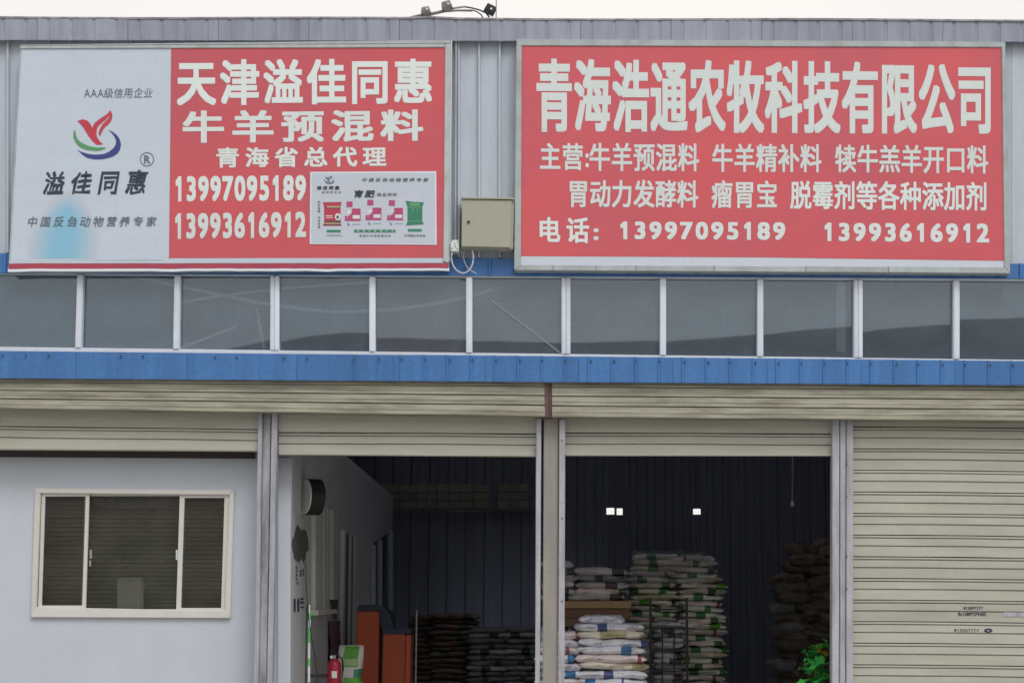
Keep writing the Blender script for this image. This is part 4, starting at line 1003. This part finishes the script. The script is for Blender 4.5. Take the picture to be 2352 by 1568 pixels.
def oname(k): return ORD[k] if k < 20 else ('twenty-' + ['first', 'second', 'third', 'fourth', 'fifth', 'sixth', 'seventh', 'eighth', 'ninth'][k - 20] if k < 29 else 'thirty-' + ['', 'first', 'second', 'third', 'fourth', 'fifth', 'sixth'][min(6, k - 29)] if k > 29 else 'thirtieth')
CN = {'wb': 'white feed sack with blue print', 'wp': 'white feed sack with pink print', 'wn': 'white feed sack with navy print', 'wy': 'cream feed sack with yellow print',
      'gg': 'pale feed sack with dark green print', 'gl': 'pale feed sack with lime green print', 'gp': 'pinkish grey feed sack', 'br': 'dim brown sack', 'gr': 'dim grey sack', 'rd': 'dark red sack', 'dk': 'dim slate grey sack'}
def column_of(x, y, z_top, t, kinds, dims, where, group, yaw=0.0, n=None, jx=.03, jy=.03, shift=lambda k: 0.0):
    n = n or int((z_top - .04) / t)
    for k in range(n):
        kd = kinds[k % len(kinds)] if not callable(kinds) else kinds(k)
        put_sack(x + shift(k) + random.uniform(-jx, jx), y + random.uniform(-jy, jy), z_top - t * (k + .5), yaw + random.uniform(-.11, .11), kd, dims,
                 f"{CN[kd]}, {oname(k) + (' from top' if k else ' one')}, {where}", group, (random.uniform(-.04, .04), random.uniform(-.035, .035)))
# front left stack
YA = 2.0
xa = P(1407, 1450, YA).x; zt = P(1400, 1449, YA - .2).z; ta = .086
kl = ['wy', 'wn', 'wp', 'wb', 'wn', 'wb', 'wp', 'wb', 'wn', 'wp']
column_of(xa, YA, zt, ta, ['wy', 'wn', 'wb', 'wp', 'wy', 'wn', 'wb', 'wp'], (.80, .48, .105), 'right pile of front white stack', 'sacks in the front white stack', jx=.035)
column_of(xa - .60, YA, zt - .01, ta, ['wp', 'wn', 'wp', 'wb', 'wn', 'wb'], (.46, .48, .105), 'left pile of front white stack', 'sacks in the front white stack', jx=.035)
za = zt + .043
put_sack(xa - .05, YA + .02, za, .05, 'wn', (.78, .46, .10), 'navy-printed white sack lying under the topmost one of the front white stack', 'sacks in the front white stack')
put_sack(xa - .12, YA + .03, za + .085, -.06, 'wn', (.52, .44, .10), 'short navy-printed white sack crowning the front white stack', 'sacks in the front white stack')
# pallet boards and dim sacks behind them
YP = 3.3
xb = P(1385, 1400, YP).x; zb = P(1385, 1421, YP).z
pal = empty('wooden_pallet', (xb - .35, YP + .3, zb), 'wooden pallet of tan and brown boards lying behind the front white stack', 'pallet')
MB().quad([(1285, 1380), (1285, 1396), (1450, 1396), (1450, 1379)], YP - .1, YP + .9).build('deck_board', M['tan'], pal, bevel=.004)
MB().quad([(1285, 1397), (1285, 1419), (1447, 1419), (1447, 1397)], YP - .05, YP + .05).build('bearer', M['brownwood'], pal, bevel=.004)
MB().quad([(1285, 1397), (1285, 1419), (1447, 1419), (1447, 1397)], YP + .7, YP + .8).build('bearer', M['brownwood'], pal)
MB().quad([(1285, 1420), (1285, 1438), (1346, 1437), (1344, 1420)], YP - .09, YP + .9).build('deck_board', M['olivewood'], pal, bevel=.004)
zp = P(1385, 1380, YP).z
for (dx, nn, ex) in ((-.04, 5, 'right'), (-.55, 6, 'left')):
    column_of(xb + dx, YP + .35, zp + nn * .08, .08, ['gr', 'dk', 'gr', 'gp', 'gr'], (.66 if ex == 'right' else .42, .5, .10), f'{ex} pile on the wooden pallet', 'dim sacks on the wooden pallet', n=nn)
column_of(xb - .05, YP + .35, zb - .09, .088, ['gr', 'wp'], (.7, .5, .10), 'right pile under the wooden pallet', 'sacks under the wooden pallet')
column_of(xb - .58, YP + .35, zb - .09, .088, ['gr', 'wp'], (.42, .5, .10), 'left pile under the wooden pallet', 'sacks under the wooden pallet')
# tall green stack
YC = 4.3
zc = P(1550, 1272, YC - .2).z; tc_ = .0705
xc1 = P(1497, 1400, YC).x; xc2 = P(1604, 1400, YC).x
kg = ['gg', 'gp', 'gl', 'wp', 'gg', 'gp', 'gg', 'wy', 'gl', 'gp', 'gg', 'wp', 'gg']
rg = random.Random(4)
def shc(side): return lambda k: (-.05 * side if k < 3 else 0) + (.03 * rg.uniform(-1, 1))
column_of(xc1, YC, zc, tc_, kg, (.60, .6, .076), 'left pile of tall green stack', 'sacks in the tall green stack', shift=lambda k: (.04 if k < 3 else 0))
column_of(xc2, YC, zc - .01, tc_, kg[3:] + kg[:3], (.60, .6, .076), 'right pile of tall green stack', 'sacks in the tall green stack', shift=lambda k: (-.10 if k < 3 else -.03 if k < 5 else .02))
# film over its top
vs = []; fs = []
xm0, xm1 = P(1452, 1270, YC - .3).x, P(1632, 1270, YC - .3).x
nx, nz = 26, 16
for j in range(nz + 1):
    for i in range(nx + 1):
        x = xm0 + (xm1 - xm0) * i / nx; t = j / nz
        if t < .35: y = YC + .3 - (t / .35) * .62; z = zc + .035 + .03 * noise.noise(Vector((x * 6, y * 6, 0)))
        else: y = YC - .34 - .02 * noise.noise(Vector((x * 7, t * 8, 4))) - .01; z = zc + .03 - (t - .35) / .65 * .42
        vs.append((x + .02 * noise.noise(Vector((x * 5, t * 9, 2))), y + .02 * noise.noise(Vector((x * 9, t * 7, 8))), z))
for j in range(nz):
    for i in range(nx): a = j * (nx + 1) + i; fs.append((a, a + 1, a + nx + 2, a + nx + 1))
o = mo('wrapping_film', vs, fs, M['film'], None, True); setp(o, 'crinkled clear film draped over the top of the tall green sack stack', 'plastic film')
# hand truck in front of it
YH = 3.35
ht = empty('hand_truck', (P(1535, 1500, YH).x, YH, 0), 'dark metal hand truck standing upright in front of the tall green stack', 'hand truck')
for uu in (1494, 1577):
    p = P(uu, 1372, YH); MB().tube([p, (p.x, YH, .25)], .016, 8).build('upright', M['darkmetal'], ht)
for vv in (1398, 1440, 1492, 1540): 
    a_, b_ = P(1494, vv, YH), P(1577, vv + 1, YH); MB().tube([a_, b_], .011, 8).build('crossbar', M['darkmetal'], ht)
xh0, xh1 = P(1494, 1500, YH).x, P(1577, 1500, YH).x
for f_ in (.33, .66): MB().tube([(xh0 + (xh1 - xh0) * f_, YH - .01, P(1535, 1440, YH).z), (xh0 + (xh1 - xh0) * f_, YH - .01, .3)], .008, 8).build('slat_bar', M['darkmetal'], ht)
MB().box(xh0, xh1, YH - .25, YH, .04, .06).build('toe_plate', M['darkmetal'], ht)
for xx in (xh0 - .05, xh1 + .05): MB().tube([(xx - .025, YH + .05, .13), (xx + .025, YH + .05, .13)], .125, 18).build('wheel', M['black'], ht)
column_of((xh0 + xh1) / 2, YH - .02 + .22, P(1535, 1428, YH).z, .062, ['gr', 'gr', 'dk'], (.36, .34, .075), 'pile between the hand truck uprights', 'grey sacks held on the hand truck', jx=.015)
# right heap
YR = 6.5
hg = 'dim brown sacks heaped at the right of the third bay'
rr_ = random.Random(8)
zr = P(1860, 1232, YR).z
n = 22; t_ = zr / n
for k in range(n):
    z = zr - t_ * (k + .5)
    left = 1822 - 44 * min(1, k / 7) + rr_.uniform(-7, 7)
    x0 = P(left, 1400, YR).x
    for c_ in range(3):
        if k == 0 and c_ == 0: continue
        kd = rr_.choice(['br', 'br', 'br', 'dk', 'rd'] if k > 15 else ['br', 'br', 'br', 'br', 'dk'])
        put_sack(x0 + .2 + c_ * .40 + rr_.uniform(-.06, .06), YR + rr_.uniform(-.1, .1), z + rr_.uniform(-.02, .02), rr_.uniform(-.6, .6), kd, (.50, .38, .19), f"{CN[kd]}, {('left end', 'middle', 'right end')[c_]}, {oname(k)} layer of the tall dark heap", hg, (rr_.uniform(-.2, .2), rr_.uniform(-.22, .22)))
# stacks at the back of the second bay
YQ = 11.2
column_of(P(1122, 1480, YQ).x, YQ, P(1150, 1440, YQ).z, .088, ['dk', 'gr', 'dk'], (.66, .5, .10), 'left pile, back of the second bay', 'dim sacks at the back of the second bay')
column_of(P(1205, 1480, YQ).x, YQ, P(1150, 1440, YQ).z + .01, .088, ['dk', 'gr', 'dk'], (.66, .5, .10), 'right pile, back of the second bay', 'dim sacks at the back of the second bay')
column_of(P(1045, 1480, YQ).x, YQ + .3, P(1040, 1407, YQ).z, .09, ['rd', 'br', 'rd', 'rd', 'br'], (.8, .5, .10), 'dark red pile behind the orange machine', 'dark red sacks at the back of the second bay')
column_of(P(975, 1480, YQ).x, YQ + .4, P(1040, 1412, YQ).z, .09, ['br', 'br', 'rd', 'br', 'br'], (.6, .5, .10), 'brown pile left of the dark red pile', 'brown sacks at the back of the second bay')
o = MB().tube([P(957, 1400, 8), (P(957, 1450, 8).x, 8, .03)], .012, 8).build('pole', M['cream']); setp(o, 'thin pale pole standing at the back of the second bay', 'pole')
# hanging cords in the third bay
o = MB().tube([P(1821, 1030, 7), P(1820, 1150, 7)], .012, 8).build('cord', M['greymetal']); setp(o, 'thin cord with a pale end hanging over the brown sack heap', 'cord')
MB().tube([P(1820, 1150, 7), P(1820, 1162, 7)], [.02, .03], 8).build('cord_end', M['wirew'], o)

# ------------------------------------------------------------------ things at the left of the second bay
# orange machine
YM = 4.2
om = empty('feed_machine', (P(880, 1500, YM).x, YM, 0), 'orange-red machine of two cabinets with a dark navy curved hood', 'machine')
a_, b_ = P(820, 1402, YM), P(872, 1402, YM)
MB().box(a_.x, b_.x, YM, YM + .5, .03, a_.z).build('tall_cabinet', M['orange'], om, bevel=.012)
c_, d_ = P(880, 1455, YM - .1), P(931, 1455, YM - .1)
MB().box(c_.x, d_.x, YM - .1, YM + .4, .03, c_.z).build('short_cabinet', M['orange'], om, bevel=.012)
MB().box(d_.x + .004, P(943, 1455, YM - .1).x, YM - .06, YM + .4, .03, c_.z - .01).build('side_plate', M['orange'], om, bevel=.008)
MB().box(c_.x - .01, d_.x + .075, YM - .12, YM + .42, c_.z + .004, c_.z + .07).build('cabinet_lid', M['navy'], om, bevel=.01)
pts = [(a_.x + .0, a_.z + .02), (a_.x + .03, a_.z + .075), (a_.x + .2, a_.z + .085), (b_.x + .05, a_.z + .06), (b_.x + .13, a_.z - .03), (b_.x + .17, a_.z - .17), (b_.x + .18, c_.z + .08), (b_.x + .02, c_.z + .08), (b_.x + .01, a_.z + .004), (a_.x, a_.z + .004)]
mb = MB(); k = len(pts); mb.add([(x, YM - .03, z) for x, z in pts] + [(x, YM + .5, z) for x, z in pts], [tuple(range(k)), tuple(range(2 * k - 1, k - 1, -1))] + [(i, (i + 1) % k, k + (i + 1) % k, k + i) for i in range(k)])
mb.build('curved_hood', M['navy'], om)
# fire extinguisher on the side wall
xe = Q(768, 1520, XW); ye = 1.9
ec = P(768, 1530, ye)
fe = empty('fire_extinguisher', (ec.x, ye, ec.z - .4), 'red fire extinguisher with a chrome valve by the side wall, left of the standing sack', 'fire extinguisher')
z1 = P(768, 1514, ye).z; r0 = .078
mb = MB().tube([(ec.x, ye, z1 - .5), (ec.x, ye, z1 - .06), (ec.x, ye, z1 - .025), (ec.x, ye, z1), (ec.x, ye, z1 + .012)], [r0, r0, r0 * .85, r0 * .5, r0 * .3], 24)
mb.build('cylinder', M['red_enamel'], fe, True)
MB().tube([(ec.x, ye, z1 + .01), (ec.x, ye, z1 + .05)], .018, 12).build('valve', M['chrome'], fe)
MB().box(ec.x - .05, ec.x + .06, ye - .012, ye + .012, z1 + .052, z1 + .064).build('lever', M['black'], fe, bevel=.003)
MB().tube([(ec.x - .03, ye - .04, z1 + .03), (ec.x - .03, ye - .02, z1 + .03)], .018, 12).build('gauge', M['white_pl'], fe)
MB().tube([(ec.x + .01, ye, z1 + .04), (ec.x + .09, ye - .03, z1 + .02), (ec.x + .10, ye - .03, z1 - .1), (ec.x + .09, ye - .02, z1 - .3)], .011, 8).build('hose', M['black'], fe, True)
MB().rect(774, 1540, 762, 1556, ye - r0 - .002, ye - r0 + .01).build('label_print', M['white_pl'], fe)
MB().box(XW + .005, ec.x, ye + .04, ye + .07, z1 - .2, z1 - .16).build('wall_bracket', M['darkmetal'], fe)
# standing sack on a carton
ys = 2.3
xs0 = P(814, 1520, ys).x; zs1 = P(814, 1481, ys).z
ct = MB().box(xs0 - .2, xs0 + .2, ys - .16, ys + .16, .03, .56).build('carton', M['carton'], bevel=.006); setp(ct, 'brown carton under the standing white and green sack', 'carton')
vs = []; fs = []; nh, na = 16, 22
for j in range(nh + 1):
    t = j / nh; z = .565 + (zs1 - .565) * t
    wx = .155 * (1 - .10 * t) * (1 - .16 * math.exp(-((t - .52) / .10) ** 2) + .05 * math.sin(t * 9)) ; wy = .115 * (1 - .93 * max(0, (t - .55) / .45) ** 1.5)
    lean_ = -.02 * math.sin(t * 3) - .04 * t
    for i in range(na):
        a = 2 * math.pi * i / na; cx_, sx_ = math.cos(a), math.sin(a)
        x = wx * math.copysign(abs(cx_) ** .6, cx_); y = wy * math.copysign(abs(sx_) ** .7, sx_)
        d_ = .022 * noise.noise(Vector((cx_ * 2, sx_ * 2, t * 6)))
        vs.append((xs0 + lean_ + x * (1 + d_ * 3), ys + y * (1 + d_ * 4) + (.03 * t), z + (.012 * noise.noise(Vector((cx_ * 3, 1, 1))) if j == nh else 0)))
for j in range(nh):
    for i in range(na): fs.append((j * na + i, j * na + (i + 1) % na, (j + 1) * na + (i + 1) % na, (j + 1) * na + i))
fs.append(tuple(range(na))[::-1]); fs.append(tuple(nh * na + i for i in range(na)))
def sack2():
    m = sack_mat('white_green_standing_sack', (.62, .60, .56), [], .0)
    n = m.node_tree.nodes; l = m.node_tree.links
    b = n['Principled BSDF']; src = b.inputs['Base Color'].links[0].from_socket
    tc = n.new('ShaderNodeTexCoord'); sx = n.new('ShaderNodeSeparateXYZ'); l.new(tc.outputs['Object'], sx.inputs[0])
    wv = n.new('ShaderNodeTexNoise'); wv.inputs['Scale'].default_value = 9; l.new(tc.outputs['Object'], wv.inputs[0])
    def box(x0, x1, z0, z1):
        fac = None
        for sock, th, op in ((0, x0, 'GREATER_THAN'), (0, x1, 'LESS_THAN'), (2, z0, 'GREATER_THAN'), (2, z1, 'LESS_THAN')):
            ad = n.new('ShaderNodeMath'); ad.operation = 'MULTIPLY_ADD'; ad.inputs[1].default_value = .06; l.new(wv.outputs['Fac'], ad.inputs[0]); l.new(sx.outputs[sock], ad.inputs[2])
            g = n.new('ShaderNodeMath'); g.operation = op; g.inputs[1].default_value = th + .03; l.new(ad.outputs[0], g.inputs[0])
            if fac is None: fac = g.outputs[0]
            else:
                q_ = n.new('ShaderNodeMath'); q_.operation = 'MULTIPLY'; l.new(fac, q_.inputs[0]); l.new(g.outputs[0], q_.inputs[1]); fac = q_.outputs[0]
        return fac
    H = zs1 - .565
    for (bx, col) in (((-.10, .07, H - .24, H - .01), (.10, .36, .04)), ((-.09, .06, H - .22, H - .15), (.35, .48, .25)), ((.02, .17, H - .40, H - .27), (.05, .25, .14)), ((-.09, .11, .0, H - .36), (.12, .40, .06))):
        mxx = n.new('ShaderNodeMix'); mxx.data_type = 'RGBA'; l.new(box(*bx), mxx.inputs[0]); l.new(src, mxx.inputs[6]); mxx.inputs[7].default_value = col + (1,); src = mxx.outputs[2]
    l.new(src, b.inputs['Base Color']); return m
mb = MB(); mb.add(vs, fs); o = mb.build('feed_sack', sack2(), None, True); setp(o, 'white sack with bright green print standing upright beside the fire extinguisher', 'sack')
# green striped pole and thin cable by the side wall
gp = empty('striped_pole', (XW + .1, .8, 0), 'bright green and white striped pole leaning by the inner side wall', 'pole')
a_, b_ = P(711, 1388, .75), P(709, 1600, .75)
N_ = 12
for k in range(N_):
    p0 = a_.lerp(b_, k / N_); p1 = a_.lerp(b_, (k + 1) / N_)
    MB().tube([p0, p1], .013 if k else .008, 10).build('stripe', M['green_lamp'] if k in (1, 3, 4, 7, 10) else M['white_pl'], gp)
MB().tube([b_, (b_.x, .75, .03)], .013, 10).build('stripe', M['white_pl'], gp)
MB().tube([a_ + Vector((-.03, .02, .0)), (b_.x - .03, .77, .03)], .010, 8).build('backing_rod', M['darkmetal'], gp)
o = MB().tube([P(a, b, .7) for a, b in [(701, 1290), (703, 1340), (707, 1400), (713, 1450), (722, 1500), (731, 1568), (735, 1640)]], .005, 6).build('thin_cable', M['black'], None, True); setp(o, 'thin black cable hanging along the pale inner side wall', 'cable')
# maroon rags behind the extinguisher
vs = []; fs = []
for j in range(13):
    for i in range(9):
        u_ = 752 + i * 3.2; v_ = 1425 + j * 11; p = Q(u_, v_, XW); vs.append((p.x + .03 + .025 * noise.noise(Vector((i * .9, j * .3, 2))), p.y, p.z))
for j in range(12):
    for i in range(8): a = j * 9 + i; fs.append((a, a + 1, a + 10, a + 9))
M['rag'] = mat('maroon_cloth', (.17, .10, .11), .9, 0, .5, (.08, .04, .05), (14, 14, 2), bump=.3)
o = mo('hanging_cloth', vs, fs, M['rag'], None, True); setp(o, 'dull maroon cloth hanging on the side wall above the fire extinguisher', 'cloth')

# leafy plant at the right edge of the third bay
yp = .75
pc = P(1882, 1540, yp)
pt = empty('potted_plant', (pc.x, yp, .03), 'bright green leafy plant with yellow flowers beside the right post of the third bay', 'plant')
MB().tube([(pc.x + .02, yp, .03), (pc.x + .02, yp, .5)], [.14, .19], 20).build('pot', M['carton'], pt, True)
rl = random.Random(3)
def leaf(c, direction, ln, wd, m, name='leaf', curl=.3):
    d = Vector(direction).normalized(); up = Vector((0, 0, 1)) if abs(d.z) < .9 else Vector((1, 0, 0)); s_ = d.cross(up).normalized(); nn = s_.cross(d)
    vs = []; fs = []; k = 7
    for i in range(k + 1):
        t = i / k; w_ = wd * math.sin(math.pi * min(1, t * .94 + .05)) ** .75; cc = c + d * ln * t - Vector((0, 0, 1)) * curl * ln * t * t
        rip = .012 * math.sin(i * 2.3)
        vs += [cc - s_ * w_ + nn * (.25 * w_ + rip), cc - nn * .0, cc + s_ * w_ + nn * (.25 * w_ - rip)]
    for i in range(k): a = 3 * i; fs += [(a, a + 1, a + 4, a + 3), (a + 1, a + 2, a + 5, a + 4)]
    return mo(name, vs, fs, m, pt, True)
for i in range(46):
    tt = rl.random(); u_ = 1862 + rl.uniform(-8, 44) + (1 - tt) * 0; v_ = 1482 + tt * 100
    if v_ < 1500: u_ = 1882 + rl.uniform(-8, 22)
    c = P(u_, v_, yp + rl.uniform(-.12, .15))
    dr = (rl.uniform(-1, .6), rl.uniform(-1, .1), rl.uniform(-.3, .8))
    leaf(c, dr, rl.uniform(.11, .20), rl.uniform(.032, .058), M['leaf'])
leaf(P(1905, 1522, yp - .2), (-1, -.15, -.15), .26, .075, M['leaf'], curl=.25); leaf(P(1908, 1556, yp - .22), (-1, -.2, -.1), .24, .07, M['leaf'], curl=.35)
for i in range(7):
    c = P(1884 + rl.uniform(-7, 16), 1490 + rl.uniform(-8, 14), yp - .14)
    for q_ in range(4): leaf(c, (rl.uniform(-1, 1), rl.uniform(-1, 0), rl.uniform(-1, 1)), .032, .012, M['petal'], 'petal', .1)
for i in range(5): MB().tube([(pc.x + .02, yp, .45), (pc.x + rl.uniform(-.1, .1), yp + rl.uniform(-.08, .08), 1.2)], .008, 6).build('stem', M['leaf'], pt)
